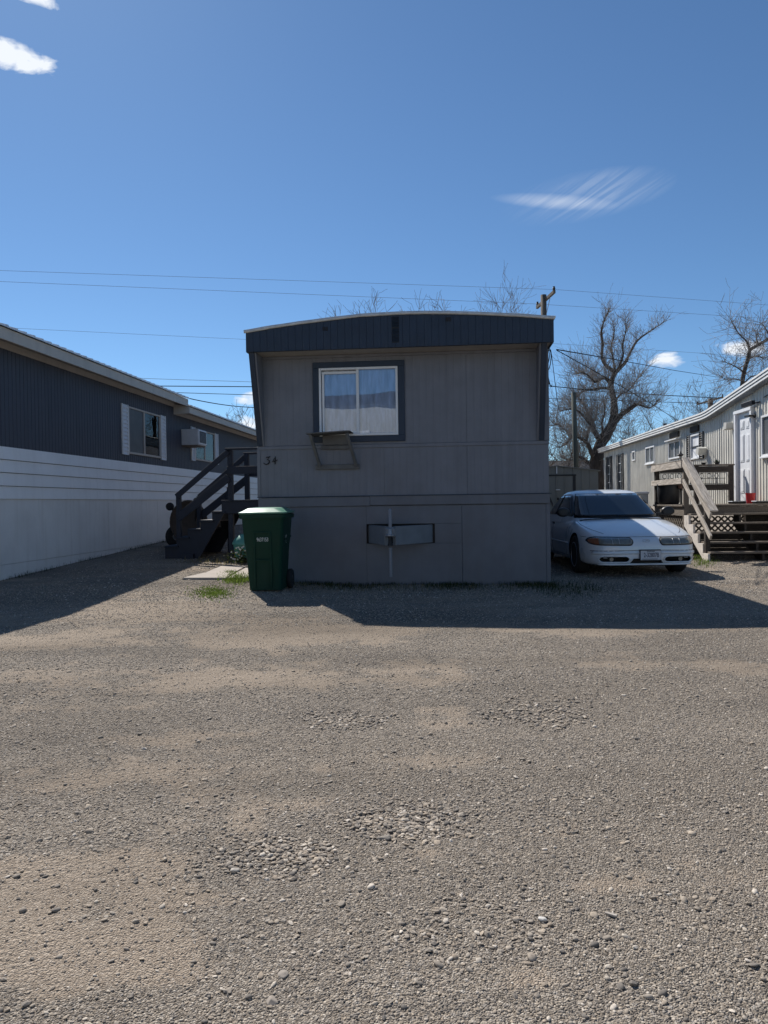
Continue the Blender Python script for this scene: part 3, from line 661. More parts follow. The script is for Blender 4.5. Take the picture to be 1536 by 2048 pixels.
    stroke('numeral', [(84, 4), (82, 20), (81, 40), (81, 60)], [1.5, 3.6, 4, 3.4])
    stroke('numeral', [(79, 14), (71, 28), (63, 44), (76, 41), (90, 36), (97, 29)], [1.2, 2.6, 3.8, 3, 2.8, 2])
    # service mast loops on the right side
    for k in range(3):
        pts = [Vector((4.27 + 0.05 * math.sin(a * 1.3 + k) + 0.06, 0.7 + 0.12 * k, 3.45 - 0.5 * a / 6.28 + 0.09 * math.sin(a * 2 + k))) for a in np.linspace(0, 6.28, 18)]
        tube('service_loop', H, pts, 0.007, M['wire'], 5)
    return H
main_home()

# ================================================================== HOME ON THE LEFT
def left_home():
    O = Vector((-5.76, 10.92, 0))
    # local x runs along the wall (away from the camera), outside is -y: rotate so +x -> U, -y -> W
    H = empty('mobile_home', O, math.pi / 2 - AXIS, 'dark blue and white mobile home with a ribbed metal roof, at the left edge', 'mobile home')
    X0, X1, KX = -0.62, 20.0, 7.08
    Wd = 4.3; ev = 0.35
    box('body', H, (X0 + 0.01, 0.03, -0.5), (KX, Wd, 3.70), M['navy_siding'], 0); box('body', H, (KX, 0.03, -0.5), (X1, Wd, 3.52), M['navy_siding'], 0)
    gro = [(0.0, 0.0), (0.86, 0.0), (0.88, -0.006), (0.98, -0.006)]
    wins = [(4.46, 6.18, 2.30, 3.30), (8.52, 10.15, 2.40, 3.24)]
    def skin(a, b, z0, z1): ribbed('siding_panel', H, a, b, z0, z1, M['navy_siding'], 0.102, gro, thick=0.04)
    x = X0
    cuts = [X0, 0.6, 1.82, 3.04, wins[0][0], wins[0][1], KX]
    for a, b in zip(cuts[:-1], cuts[1:]):
        if a == wins[0][0]: skin(a, b - 0.001, 2.13, wins[0][2]); skin(a, b - 0.001, wins[0][3], 3.64)
        else: skin(a, b - 0.002, 2.13, 3.64)
    cuts = [KX, wins[1][0], wins[1][1], 11.4, 12.6, 13.8, 16.3, X1]
    for a, b in zip(cuts[:-1], cuts[1:]):
        if a == wins[1][0]: skin(a, b - 0.001, 2.13, wins[1][2]); skin(a, b - 0.001, wins[1][3], 3.45)
        else: skin(a, b - 0.002, 2.13, 3.45)
    # lap boards, each leaning out over the one below
    lz = [1.335, 1.535, 1.738, 1.935, 2.136]
    for i in range(4):
        for a, b in ((X0, 3.05), (3.052, 6.7), (6.702, 10.36), (10.362, X1)):
            V = [(xx, y, z) for xx in (a, b) for y, z in ((-0.030, lz[i]), (-0.008, lz[i + 1] - 0.009), (0.028, lz[i + 1] - 0.009), (0.028, lz[i]))]
            Fc = [(0, 1, 5, 4), (1, 2, 6, 5), (3, 0, 4, 7), (0, 3, 2, 1), (4, 5, 6, 7)]
            link('lap_board', fixn(mesh('lap_board', V, Fc, M['white_siding'])), H)
    # skirting sheets
    sx = [X0, 1.06, 2.28, 3.5, 4.72, 5.94, 7.16, 8.38, 9.6, 12.0, 15.0, X1]
    for i, (a, b) in enumerate(zip(sx[:-1], sx[1:])):
        box('skirt_sheet', H, (a + 0.001, -0.008 - 0.002 * (i % 2), 0.34), (b - 0.001, 0.03, 1.333), M['white_skirt'], 0.002)
        box('skirt_base', H, (a + 0.001, -0.004 - 0.002 * ((i + 1) % 2), -0.25), (b - 0.001, 0.03, 0.336 + 0.0), M['white_skirt'], 0.002)
    # eaves
    def eave(a, b, zt, zb, e, zs):
        box('fascia', H, (a, -e - 0.02, zb), (b, -e, zt), M['beige_trim'], 0.003)
        V = [(a, -e, zb + 0.01), (b, -e, zb + 0.01), (b, 0.0, zs), (a, 0.0, zs), (a, -e, zb + 0.02), (b, -e, zb + 0.02), (b, 0.0, zs + 0.01), (a, 0.0, zs + 0.01)]
        link('soffit', fixn(mesh('soffit', V, [(0, 1, 2, 3), (4, 7, 6, 5), (0, 4, 5, 1), (1, 5, 6, 2), (2, 6, 7, 3), (3, 7, 4, 0)], M['soffit'])), H)
        box('frieze', H, (a, -0.022, zs - 0.11), (b, -0.001, zs - 0.002), M['beige_trim'], 0.003)
        V = [(a, -e - 0.02, zb - 0.0), (a, -e - 0.02, zt), (a, 0.05, zs + 0.16), (a, 0.05, zs - 0.11)]
        prism_y = [(v[1], v[2]) for v in V]
        P = [(a - 0.015, y, z) for y, z in prism_y] + [(a, y, z) for y, z in prism_y]
        link('eave_end', fixn(mesh('eave_end', P, [(0, 1, 2, 3), (4, 7, 6, 5), (0, 4, 5, 1), (1, 5, 6, 2), (2, 6, 7, 3), (3, 7, 4, 0)], M['beige_trim'])), H)
        # ribbed metal roof sheets, rib by rib
        sl = 0.28; run = Wd / 2 + e + 0.06
        pit = 0.229; x = a - 0.03; V = []; Fc = []
        xs = []
        while x < b + 0.03:
            for fr, d in ((0.0, 0.0), (0.40, 0.0), (0.44, 0.036), (0.56, 0.036), (0.60, 0.0)): xs.append((x + fr * pit, d))
            x += pit
        for xx, d in xs: V += [(xx, -e - 0.06, zt + 0.006 + d), (xx, -e - 0.06 + run, zt + 0.006 + d + run * sl), (xx, -e - 0.06, zt + 0.002), (xx, -e - 0.06 + run, zt + run * sl)]
        for i in range(len(xs) - 1): p = 4 * i; q = p + 4; Fc += [(p, q, q + 1, p + 1), (p, p + 2, q + 2, q), (p + 2, p + 3, q + 3, q + 2)]
        link('roof_sheet', fixn(mesh('roof_sheet', V, Fc, M['roof_metal'])), H)
        V = [(xx, -e - 0.06 + run + (0 if k == 0 else run), zt + 0.01 + (run * sl if k == 0 else 0)) for xx in (a, b) for k in (0, 1)]
        link('roof_back', mesh('roof_back', V, [(0, 1, 3, 2)], M['roof_metal']), H)
    eave(X0 - 0.25, KX, 3.795, 3.62, ev, 3.722)
    eave(KX + 0.002, X1 + 0.2, 3.615, 3.455, ev + 0.03, 3.545)
    # gable above the body (front end)
    for a, b, zt in ((X0, KX, 3.70), (KX, X1, 3.52)):
        V = [(xx, y, z) for xx in (a + 0.02, b) for y, z in ((0.03, zt), (Wd / 2, zt + 0.60), (Wd, zt))]
        link('gable', fixn(mesh('gable', V, [(0, 1, 2), (3, 5, 4), (0, 3, 4, 1), (1, 4, 5, 2)], M['navy_siding'])), H)
    # windows
    def window(x0, x1, z0, z1, lace):
        Wn = empty('window'); Wn.parent = H; f = 0.035
        for lo, hi in (((x0, z0), (x0 + f, z1)), ((x1 - f, z0), (x1, z1)), ((x0 + f, z1 - f), (x1 - f, z1)), ((x0 + f, z0), (x1 - f, z0 + f + 0.01))):
            box('frame', Wn, (lo[0], -0.03, lo[1]), (hi[0], 0.03, hi[1]), M['beige_trim'], 0.003)
        mx = (x0 + x1) / 2 - 0.05
        box('mullion', Wn, (mx - 0.025, -0.026, z0 + f), (mx + 0.025, 0.02, z1 - f), M['beige_trim'], 0.003)
        box('pane', Wn, (x0 + f, -0.008, z0 + f), (mx - 0.025, -0.004, z1 - f), M['pane_dark' if lace else 'pane_screen'], 0)
        box('pane', Wn, (mx + 0.025, 0.0, z0 + f), (x1 - f, 0.004, z1 - f), M['pane_dark'], 0)
        V = []; n = 40
        gaps = lambda i: (0.62 < i / n < 0.72) if lace else True
        box('room', Wn, (x0, 0.0285, z0), (x1, 0.0295, z1), M['blind_grey'], 0)
        if lace:
            for a, b in ((x0 + 0.05, mx - 0.16), (mx - 0.08, mx + 0.10), (mx + 0.14, mx + 0.42)):
                V = []; n = 14
                for i in range(n + 1):
                    xx = a + (b - a) * i / n; y = 0.018 + 0.006 * math.sin(i * 1.7); V += [(xx + (0.12 * i / n if a > mx else 0), y, z0 + 0.02), (xx, y, z1 - 0.02)]
                link('curtain', mesh('curtain', V, [(2 * i, 2 * i + 2, 2 * i + 3, 2 * i + 1) for i in range(n)], M['curtain_lace'], True), Wn)
        for a, b in ((x0 - 0.30, x0 - 0.012), (x1 + 0.012, x1 + 0.30)):
            Sh = empty('shutter'); Sh.parent = H
            zz0, zz1 = z0 - 0.03, z1 + 0.02
            box('stile', Sh, (a, -0.035, zz0), (a + 0.035, -0.001, zz1), M['white_vinyl'], 0.003); box('stile', Sh, (b - 0.035, -0.035, zz0), (b, -0.001, zz1), M['white_vinyl'], 0.003)
            n = 13; h = (zz1 - zz0) / n
            for i in range(n):
                z = zz0 + h * i
                V = [(xx, y, zq) for xx in (a + 0.035, b - 0.035) for y, zq in ((-0.032, z), (-0.008, z + h), (-0.002, z + h), (-0.002, z))]
                link('slat', fixn(mesh('slat', V, [(0, 1, 5, 4), (1, 2, 6, 5), (3, 0, 4, 7), (0, 3, 2, 1), (4, 5, 6, 7)], M['white_vinyl'])), Sh)
    window(*wins[0], False); window(*wins[1], True)
    # air conditioner box through the wall
    A = empty('air_conditioner', label='boxy white unit sticking out of the navy wall'); A.parent = H
    ax0, ax1, az0, az1, ay = 7.55, 8.18, 2.72, 3.12, -0.44
    box('case', A, (ax0, ay, az0), (ax1, 0.0, az1), M['ac_grey'], 0.01)
    box('grille_frame', A, (ax0 + 0.03, ay - 0.012, az0 + 0.03), (ax1 - 0.03, ay + 0.002, az1 - 0.02), M['white_vinyl'], 0.004)
    box('grille', A, (ax0 + 0.07, ay - 0.016, az0 + 0.06), (ax1 - 0.07, ay - 0.011, az1 - 0.05), M['dark'], 0)
    for i in range(9): box('grille_fin', A, (ax0 + 0.07, ay - 0.024, az0 + 0.075 + i * 0.029), (ax1 - 0.07, ay - 0.015, az0 + 0.083 + i * 0.029), M['galv'], 0)
    box('drip_pan', A, (ax0 + 0.02, ay + 0.03, az0 - 0.03), (ax1 - 0.02, -0.001, az0 - 0.001), M['plywood'])
    return H
left_home()
# ================================================================== HOME ON THE RIGHT
SW = 6.847
def right_home():
    O = st(SW, 0, 0)
    H = empty('mobile_home', O, -(math.pi / 2 + AXIS), 'pale ribbed-metal mobile home with white door and raised deck, on the right', 'mobile home')
    T0, T1 = 12.6, 33.0; Wd = 4.2
    KT, KE = 19.55, 14.6
    def rz(t):
        return float(np.interp(t, [12.0, 16.36, 19.3, 19.55, 19.9, 34], [4.15, 3.645, 3.305, 3.28, 3.262, 3.27]))
    # body core (local x = -t)
    prism_pts = [(-t, rz(t) + 0.0) for t in np.linspace(T0, T1, 30)]
    prism('body', H, [(-T1, -0.4), (-T0, -0.4)] + prism_pts, 0.045, Wd, M['pale_siding'])
    rib = [(0.0, 0.0), (0.30, 0.0), (0.42, 0.02), (0.70, 0.02), (0.82, 0.0)]
    holes = [(20.57, 21.30, 2.28, 2.97), (22.25, 23.40, 2.40, 2.94), (24.95, 26.05, 2.40, 2.97), (29.62, 30.10, 1.55, 2.98), (31.62, 32.1, 1.55, 3.0), (27.48, 27.9, 2.61, 2.97), (15.2, 16.62, 2.08, 2.97), (17.08, 18.0, 1.10, 3.22)]
    cuts = sorted(set([T0, T1, 19.05, 28.6] + [h[0] for h in holes] + [h[1] for h in holes]))
    zlo = 0.95
    for a, b in zip(cuts[:-1], cuts[1:]):
        hs = [h for h in holes if h[0] <= a + 1e-6 and h[1] >= b - 1e-6]
        f1 = lambda x: rz(-x) - 0.0
        if hs:
            h = hs[0]
            ribbed('siding_sheet', H, -b, -a, h[3], f1, M['pale_siding'], 0.152, rib, thick=0.044)
            ribbed('siding_sheet', H, -b, -a, zlo, h[2], M['pale_siding'], 0.152, rib, thick=0.044)
        else: ribbed('siding_sheet', H, -b, -a, zlo, f1, M['pale_siding'], 0.152, rib, thick=0.044)
    # wooden skirting boards under the siding
    for i in range(5):
        z0 = 0.02 + i * 0.185
        for a, b in ((T0, 17.0), (17.002, 21.0), (21.002, 25.5), (25.502, T1)):
            box('skirt_board', H, (-b, -0.012 - 0.004 * (i % 2), z0), (-a, 0.03, z0 + 0.182), M['wood_pale'], 0.004)
    # roof edge: three stacked white strips, and the roof behind
    ts = list(np.linspace(T0 - 0.1, T1 + 0.25, 90))
    for k, (dz0, dz1, out) in enumerate(((0.0, 0.048, 0.21), (0.066, 0.114, 0.225), (0.132, 0.175, 0.24))):
        V = []; Fc = []
        for t in ts:
            z = rz(t); V += [(-t, -out, z + dz0), (-t, -out, z + dz1), (-t, 0.1, z + dz1 + 0.004), (-t, 0.1, z + dz0)]
        n = len(ts)
        for i in range(n - 1):
            for j in range(4): a = 4 * i + j; b = 4 * i + (j + 1) % 4; Fc.append((a, b, b + 4, a + 4))
        Fc += [(0, 1, 2, 3), (4 * n - 4, 4 * n - 3, 4 * n - 2, 4 * n - 1)]
        link('roof_strip', fixn(mesh('roof_strip', V, Fc, M['roof_white'])), H)
    V = []; Fc = []
    for t in ts:
        z = rz(t) + 0.17
        V += [(-t, -0.21, z), (-t, Wd * 0.5, z + 0.12), (-t, Wd + 0.1, z)]
    for i in range(len(ts) - 1): a = 3 * i; Fc += [(a, a + 3, a + 4, a + 1), (a + 1, a + 4, a + 5, a + 2)]
    link('roof_sheet', mesh('roof_sheet', V, Fc, M['roof_white'], True), H)
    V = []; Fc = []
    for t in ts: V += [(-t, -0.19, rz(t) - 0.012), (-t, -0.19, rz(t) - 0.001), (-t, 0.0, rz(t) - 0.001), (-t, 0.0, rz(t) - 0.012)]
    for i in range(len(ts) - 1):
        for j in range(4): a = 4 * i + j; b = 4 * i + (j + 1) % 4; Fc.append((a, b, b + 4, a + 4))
    link('eave_sheet', fixn(mesh('eave_strip', V, Fc, M['galv'])), H).name = 'eave_strip'  # thin grey metal sheet under the roof edge
    lathe('roof_vent_pipe', H, [(0.05, 0.0), (0.05, 0.35), (0.06, 0.36), (0.06, 0.42)], M['dark'], 12, (-26.3, 0.7, 3.40))
    # windows
    def win(t0, t1, z0, z1, shut=False, awn=False, curt='interior', sill=True, stype='slide'):
        Wn = empty('window'); Wn.parent = H; x0, x1 = -t1, -t0; f = 0.045; m = M['white_vinyl'] if not shut or stype == 'hung' else M['shutter_dark']
        for lo, hi in (((x0, z0), (x0 + f, z1)), ((x1 - f, z0), (x1, z1)), ((x0 + f, z1 - f), (x1 - f, z1)), ((x0 + f, z0), (x1 - f, z0 + f))):
            box('frame', Wn, (lo[0], -0.05, lo[1]), (hi[0], 0.02, hi[1]), m, 0.003)
        if stype == 'slide':
            mx = (x0 + x1) / 2; box('mullion', Wn, (mx - 0.025, -0.04, z0 + f), (mx + 0.025, 0.02, z1 - f), M['white_vinyl'], 0.003)
            box('pane', Wn, (x0 + f, -0.016, z0 + f), (mx - 0.025, -0.012, z1 - f), M['pane_screen'], 0); box('pane', Wn, (mx + 0.025, -0.016, z0 + f), (x1 - f, -0.012, z1 - f), M['pane_screen'], 0)
        elif stype == 'hung':
            mz = (z0 + z1) / 2; box('rail', Wn, (x0 + f, -0.04, mz - 0.02), (x1 - f, 0.02, mz + 0.02), M['shutter_dark'], 0.003)
            box('pane', Wn, (x0 + f, -0.016, z0 + f), (x1 - f, -0.012, mz - 0.02), M['pane_screen' if curt != 'curtain' else 'curtain'], 0); box('pane', Wn, (x0 + f, -0.012, mz + 0.02), (x1 - f, -0.008, z1 - f), M['pane_screen' if curt != 'curtain' else 'curtain'], 0)
        elif stype == 'tall':
            for q in range(1, 4): zz = z0 + (z1 - z0) * q / 4; box('rail', Wn, (x0 + f, -0.04, zz - 0.012), (x1 - f, 0.02, zz + 0.012), M['white_vinyl'], 0.003)
            box('pane', Wn, (x0 + f, -0.016, z0 + f), (x1 - f, -0.012, z1 - f), M['pane_screen'], 0)
        else: box('pane', Wn, (x0 + f, -0.016, z0 + f), (x1 - f, -0.012, z1 - f), M['pane_screen'], 0)
        box('blind', Wn, (x0 + f, 0.012, z0 + f), (x1 - f, 0.018, z1 - f), M[curt], 0)
        if sill: box('sill', Wn, (x0 - 0.02, -0.085, z0 - 0.04), (x1 + 0.02, -0.02, z0 - 0.002), M['white_vinyl'], 0.004)
        if awn: box('hood', Wn, (x0 - 0.02, -0.16, z1 + 0.01), (x1 + 0.02, -0.02, z1 + 0.04), M['white_vinyl'], 0.004)
        if shut:
            for a, b in ((x0 - 0.30, x0 - 0.005), (x1 + 0.005, x1 + 0.30)):
                Sh = empty('shutter'); Sh.parent = H
                box('stile', Sh, (a, -0.062, z0 - 0.02), (a + 0.03, -0.022, z1 + 0.02), M['shutter_dark'], 0.003); box('stile', Sh, (b - 0.03, -0.062, z0 - 0.02), (b, -0.022, z1 + 0.02), M['shutter_dark'], 0.003)
                n = max(8, int((z1 - z0) / 0.055)); h = (z1 - z0 + 0.04) / n
                for i in range(n):
                    z = z0 - 0.02 + h * i; beam('slat', Sh, (a + 0.03, -0.045, z + h / 2), (b - 0.03, -0.045, z + h / 2), 0.034, 0.008, M['shutter_dark'], upv=(0, -0.75, 0.66), bev=0)
    win(20.57, 21.30, 2.28, 2.97, True, False, 'curtain', False, 'hung')
    win(22.25, 23.40, 2.40, 2.94, False, True, 'interior', False)
    win(24.95, 26.05, 2.40, 2.97, False, False, 'interior', True)
    win(29.62, 30.10, 1.55, 2.98, True, False, 'interior', False, 'tall'); win(31.62, 32.1, 1.55, 3.0, True, False, 'interior', False, 'tall')
    win(27.48, 27.9, 2.61, 2.97, False, False, 'stucco', False, 'plain'); win(15.2, 16.62, 2.08, 2.97, False, False, 'interior', True)
    for t0, t1 in ((20.62, 21.28), (22.35, 23.2)):          # dark folded awnings above two windows
        box('awning_box', H, (-t1, -0.07, 3.03), (-t0, -0.021, 3.20), M['wood_dark'], 0.01)
    # door
    D = empty('door'); D.parent = H
    dx0, dx1, dz0, dz1 = -17.94, -17.14, 1.12, 3.16
    box('slab', D, (dx0, -0.02, dz0), (dx1, 0.025, dz1), M['door_white'], 0.003)
    for z0, z1 in ((2.78, 2.98), (2.02, 2.66), (1.30, 1.86)):
        for a, b in ((dx0 + 0.12, dx0 + 0.35), (dx0 + 0.45, dx0 + 0.68)):
            box('panel_moulding', D, (a, -0.032, z0), (b, -0.0205, z1), M['door_white'], 0.008); box('panel', D, (a + 0.035, -0.040, z0 + 0.035), (b - 0.035, -0.033, z1 - 0.035), M['door_white'], 0.006)
    for a, b in ((dx0 - 0.1, dx0 - 0.002), (dx1 + 0.002, dx1 + 0.1)): box('jamb', D, (a, -0.09, dz0 - 0.05), (b, 0.0, dz1 + 0.06), M['door_white'], 0.004)
    box('lintel', D, (dx0 - 0.1, -0.10, dz1 + 0.002), (dx1 + 0.1, 0.0, dz1 + 0.075), M['door_white'], 0.004)
    lathe('handle', D, [(0.012, 0.0), (0.03, 0.03), (0.03, 0.05), (0.0, 0.06)], M['alloy'], 12, (dx1 - 0.07, -0.02, 2.05), (math.pi / 2, 0, 0))
    # wall fittings
    prism('wall_lamp', H, [(-18.40, 2.84), (-18.22, 2.86), (-18.18, 3.0), (-18.36, 3.02)], -0.20, -0.02, M['stucco'])
    prism('dryer_vent', H, [(-20.28, 2.40), (-20.08, 2.34), (-20.02, 2.52), (-20.2, 2.56)], -0.24, -0.02, M['stucco'])
    c = empty('camera_mount'); c.parent = H
    beam('arm', c, (-16.72, -0.02, 3.29), (-16.9, -0.16, 3.28), 0.03, 0.03, M['black_plastic']); beam('case', c, (-16.82, -0.12, 3.30), (-17.10, -0.24, 3.26), 0.10, 0.09, M['black_plastic'])
    c = empty('light_fixture'); c.parent = H
    lathe('socket', c, [(0.05, 0), (0.05, 0.03), (0.02, 0.04), (0.02, 0.12)], M['black_plastic'], 12, (-16.98, -0.02, 3.02), (math.pi / 2, 0, 0)); beam('arm', c, (-16.98, -0.13, 3.02), (-17.2, -0.15, 3.03), 0.05, 0.05, M['black_plastic'])
    beam('conduit', H, (-16.5, -0.03, 3.36), (-15.0, -0.03, 3.55), 0.02, 0.02, M['black_plastic'])
    return H
right_home()

# ------------------------------------------------------------------ deck with steps
def deck():
    D = empty('wooden_deck', st(0, 0, 0), RZ, 'weathered wooden deck with steps and handrail beside the pale home', 'deck')   # local x = s, y = t
    s0, s1, t0, t1, zd = 4.86, 6.80, 15.65, 17.85, 1.06
    n = 16; bw = (t1 - t0) / n
    for i in range(n): box('deck_board', D, (s0 - 0.04, t0 + i * bw + 0.002, zd - 0.035), (s1, t0 + (i + 1) * bw - 0.004, zd), M['wood_mid'], 0.004)
    box('rim_joist', D, (s0, t0 + 0.02, zd - 0.22), (s1, t0 + 0.06, zd - 0.04), M['wood_mid']); box('rim_joist', D, (s0, t0 + 0.06, zd - 0.22), (s0 + 0.04, t1, zd - 0.04), M['wood_mid']); box('rim_joist', D, (s0, t1 - 0.04, zd - 0.22), (s1, t1, zd - 0.04), M['wood_mid'])
    # posts
    pw = 0.10
    posts = [(s0, t0 + 0.05), (s0, t1 - 0.06), (6.54, t1 - 0.06), (5.75, t1 - 0.06)]
    for i, (s, t) in enumerate(posts):
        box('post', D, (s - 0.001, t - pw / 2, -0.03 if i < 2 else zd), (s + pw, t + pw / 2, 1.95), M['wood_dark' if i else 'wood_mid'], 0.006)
    # outer railing (wood toned pale as sunlit), far railing (toned dark as shaded)
    beam('top_rail', D, (s0 - 0.035, t0 - 0.0, 1.90), (s0 - 0.035, t1 + 0.05, 1.90), 0.04, 0.14, M['wood_pale']); beam('cap_rail', D, (s0 + 0.03, t0, 1.98), (s0 + 0.03, t1 + 0.05, 1.98), 0.15, 0.035, M['wood_mid'])
    beam('mid_rail', D, (s0 - 0.035, t0, 1.56), (s0 - 0.035, t1 + 0.05, 1.56), 0.04, 0.12, M['wood_pale'])
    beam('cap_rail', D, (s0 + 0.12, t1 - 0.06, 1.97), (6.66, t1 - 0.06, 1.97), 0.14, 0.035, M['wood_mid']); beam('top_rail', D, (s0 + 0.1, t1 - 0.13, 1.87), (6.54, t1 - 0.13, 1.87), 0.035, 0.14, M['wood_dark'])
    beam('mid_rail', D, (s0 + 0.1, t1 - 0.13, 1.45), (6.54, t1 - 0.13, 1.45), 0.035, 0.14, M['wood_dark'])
    # iron panel: bars, hoops and knobs
    Ir = empty('iron_panel'); Ir.parent = D; yI = t1 + 0.02
    for z in (1.54, 1.66, 1.79): beam('iron_bar', Ir, (s0 + 0.12, yI, z), (6.5, yI, z), 0.012, 0.012, M['iron'], bev=0)
    x = s0 + 0.16; k = 0
    while x < 6.5:
        beam('iron_bar', Ir, (x, yI, 1.53), (x, yI, 1.80 if k % 2 == 0 else 1.68), 0.012, 0.012, M['iron'], upv=(0, 1, 0), bev=0)
        if k % 2 == 0 and x < 6.35:
            V, Fc = [], []; add_tube(V, Fc, [(x + 0.085 + 0.045 * math.cos(a), yI, 1.725 + 0.055 * math.sin(a)) for a in np.linspace(0, 6.28, 13)], 0.007, 4, False); link('iron_hoop', mesh('iron_hoop', V, Fc, M['iron']), Ir)
        x += 0.085; k += 1
    # steps
    ns = 5; run = 0.275; rz_ = zd / (ns + 1)
    for i in range(ns):
        z = zd - rz_ * (i + 1); tf = t0 - run * (i + 1)
        box('tread', D, (s0 + 0.044, tf + run * 0.52, z - 0.036), (s1 + 0.02, tf + run + 0.02, z), M['wood_mid'], 0.005); box('tread', D, (s0 + 0.0445, tf - 0.02, z - 0.036), (s1 + 0.02, tf + run * 0.50, z), M['wood_mid'], 0.005)
    box('shade_board', D, (6.12, t0 + 0.065, 0.0), (s1, t0 + 0.075, zd - 0.225), M['wood_dark'], 0); box('shade_board', D, (s0 + 0.07, t0 + 0.3, 0.0), (s0 + 0.085, t1 - 0.1, zd - 0.23), M['wood_dark'], 0)  # dark boards added to keep the space under deck and steps dark
    for i in range(3): box('shade_board', D, (s0 + 0.05, t0 + 0.062, 0.0 + i * 0.165), (6.118, t0 + 0.076, 0.162 + i * 0.165), M['wood_dark'], 0.002)
    def stringer(x, m):
        pts = []
        for i in range(ns):
            z = zd - rz_ * (i + 1) - 0.037; tb = t0 - run * i; pts += [(tb, z), (tb - run + 0.0, z)]
        tb = t0 - run * ns; pts += [(tb, -0.02), (tb + 0.20, -0.02), (t0 + 0.02, zd - 0.43), (t0 + 0.02, zd - rz_ - 0.037)]
        V = [(x, t, z) for t, z in pts] + [(x + 0.042, t, z) for t, z in pts]; n = len(pts)
        bm = bmesh.new(); vs_ = [bm.verts.new(v) for v in V]
        bm.faces.new(vs_[:n]); bm.faces.new(vs_[n:][::-1])
        for i in range(n): j = (i + 1) % n; bm.faces.new((vs_[i], vs_[n + i], vs_[n + j], vs_[j]))
        bmesh.ops.recalc_face_normals(bm, faces=bm.faces); bmesh.ops.triangulate(bm, faces=[f for f in bm.faces if len(f.verts) > 4])
        me = bpy.data.meshes.new('stringer'); bm.to_mesh(me); bm.free(); link('stringer', me, D, m=m)
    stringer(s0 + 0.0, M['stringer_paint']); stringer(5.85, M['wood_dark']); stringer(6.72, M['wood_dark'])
    # stair handrail on the near side
    e = Vector((s0 - 0.02, 14.05, 0.92)); a = Vector((s0 - 0.02, t0 - 0.02, 2.0))
    beam('stair_cap', D, a + Vector((0.05, 0, 0.03)), e + Vector((0.05, -0.04, 0.03)), 0.15, 0.036, M['wood_pale']); beam('stair_rail', D, a + Vector((0, 0, -0.06)), e + Vector((0, 0, -0.06)), 0.038, 0.13, M['wood_pale'])
    beam('stair_mid_rail', D, a + Vector((0, 0, -0.44)), e + Vector((0, -0.0, -0.46)), 0.038, 0.10, M['wood_pale'])
    box('rail_post', D, (s0 + 0.02, 14.45, 0.0), (s0 + 0.11, 14.54, 1.10), M['wood_dark'], 0.005)
    # diagonal lattice under the deck, strip by strip
    Lt = empty('lattice'); Lt.parent = D
    def lat(x0, x1, z0, z1, fx):
        for sgn in (1, -1):
            c = -1.5
            while c < (x1 - x0) + 1.5:
                p = []
                for z in (z0, z1):
                    xx = x0 + c + sgn * (z - z0); p.append((xx, z))
                (xa, za), (xb, zb_) = p
                def clip(xa, za, xb, zb_):
                    t0_, t1_ = 0.0, 1.0; dx = xb - xa
                    for lim, s_ in ((x0, 1), (x1, -1)):
                        d0 = (xa - lim) * s_; d1 = (xb - lim) * s_
                        if d0 < 0 and d1 < 0: return None
                        if d0 < 0: t0_ = max(t0_, d0 / (d0 - d1))
                        if d1 < 0: t1_ = min(t1_, d0 / (d0 - d1))
                    if t1_ - t0_ < 0.1: return None
                    return [(xa + dx * q, za + (zb_ - za) * q) for q in (t0_, t1_)]
                q = clip(xa, za, xb, zb_)
                if q: beam('lattice_strip', Lt, fx(q[0][0], q[0][1], sgn), fx(q[1][0], q[1][1], sgn), 0.036, 0.006, M['wood_mid'], upv=fx(0, 0, 1) - fx(0, 0, -1), bev=0)
                c += 0.13
    lat(s0 + 0.06, 6.1, 0.50, zd - 0.24, lambda a_, z, s_: Vector((a_, t0 + 0.075 + 0.004 * s_, z)))
    lat(t0 + 0.08, t1, 0.08, zd - 0.24, lambda a_, z, s_: Vector((s0 + 0.05 + 0.004 * s_, a_, z)))
    return D
deck()
def onst(s, t, z): return st(s, t, z)
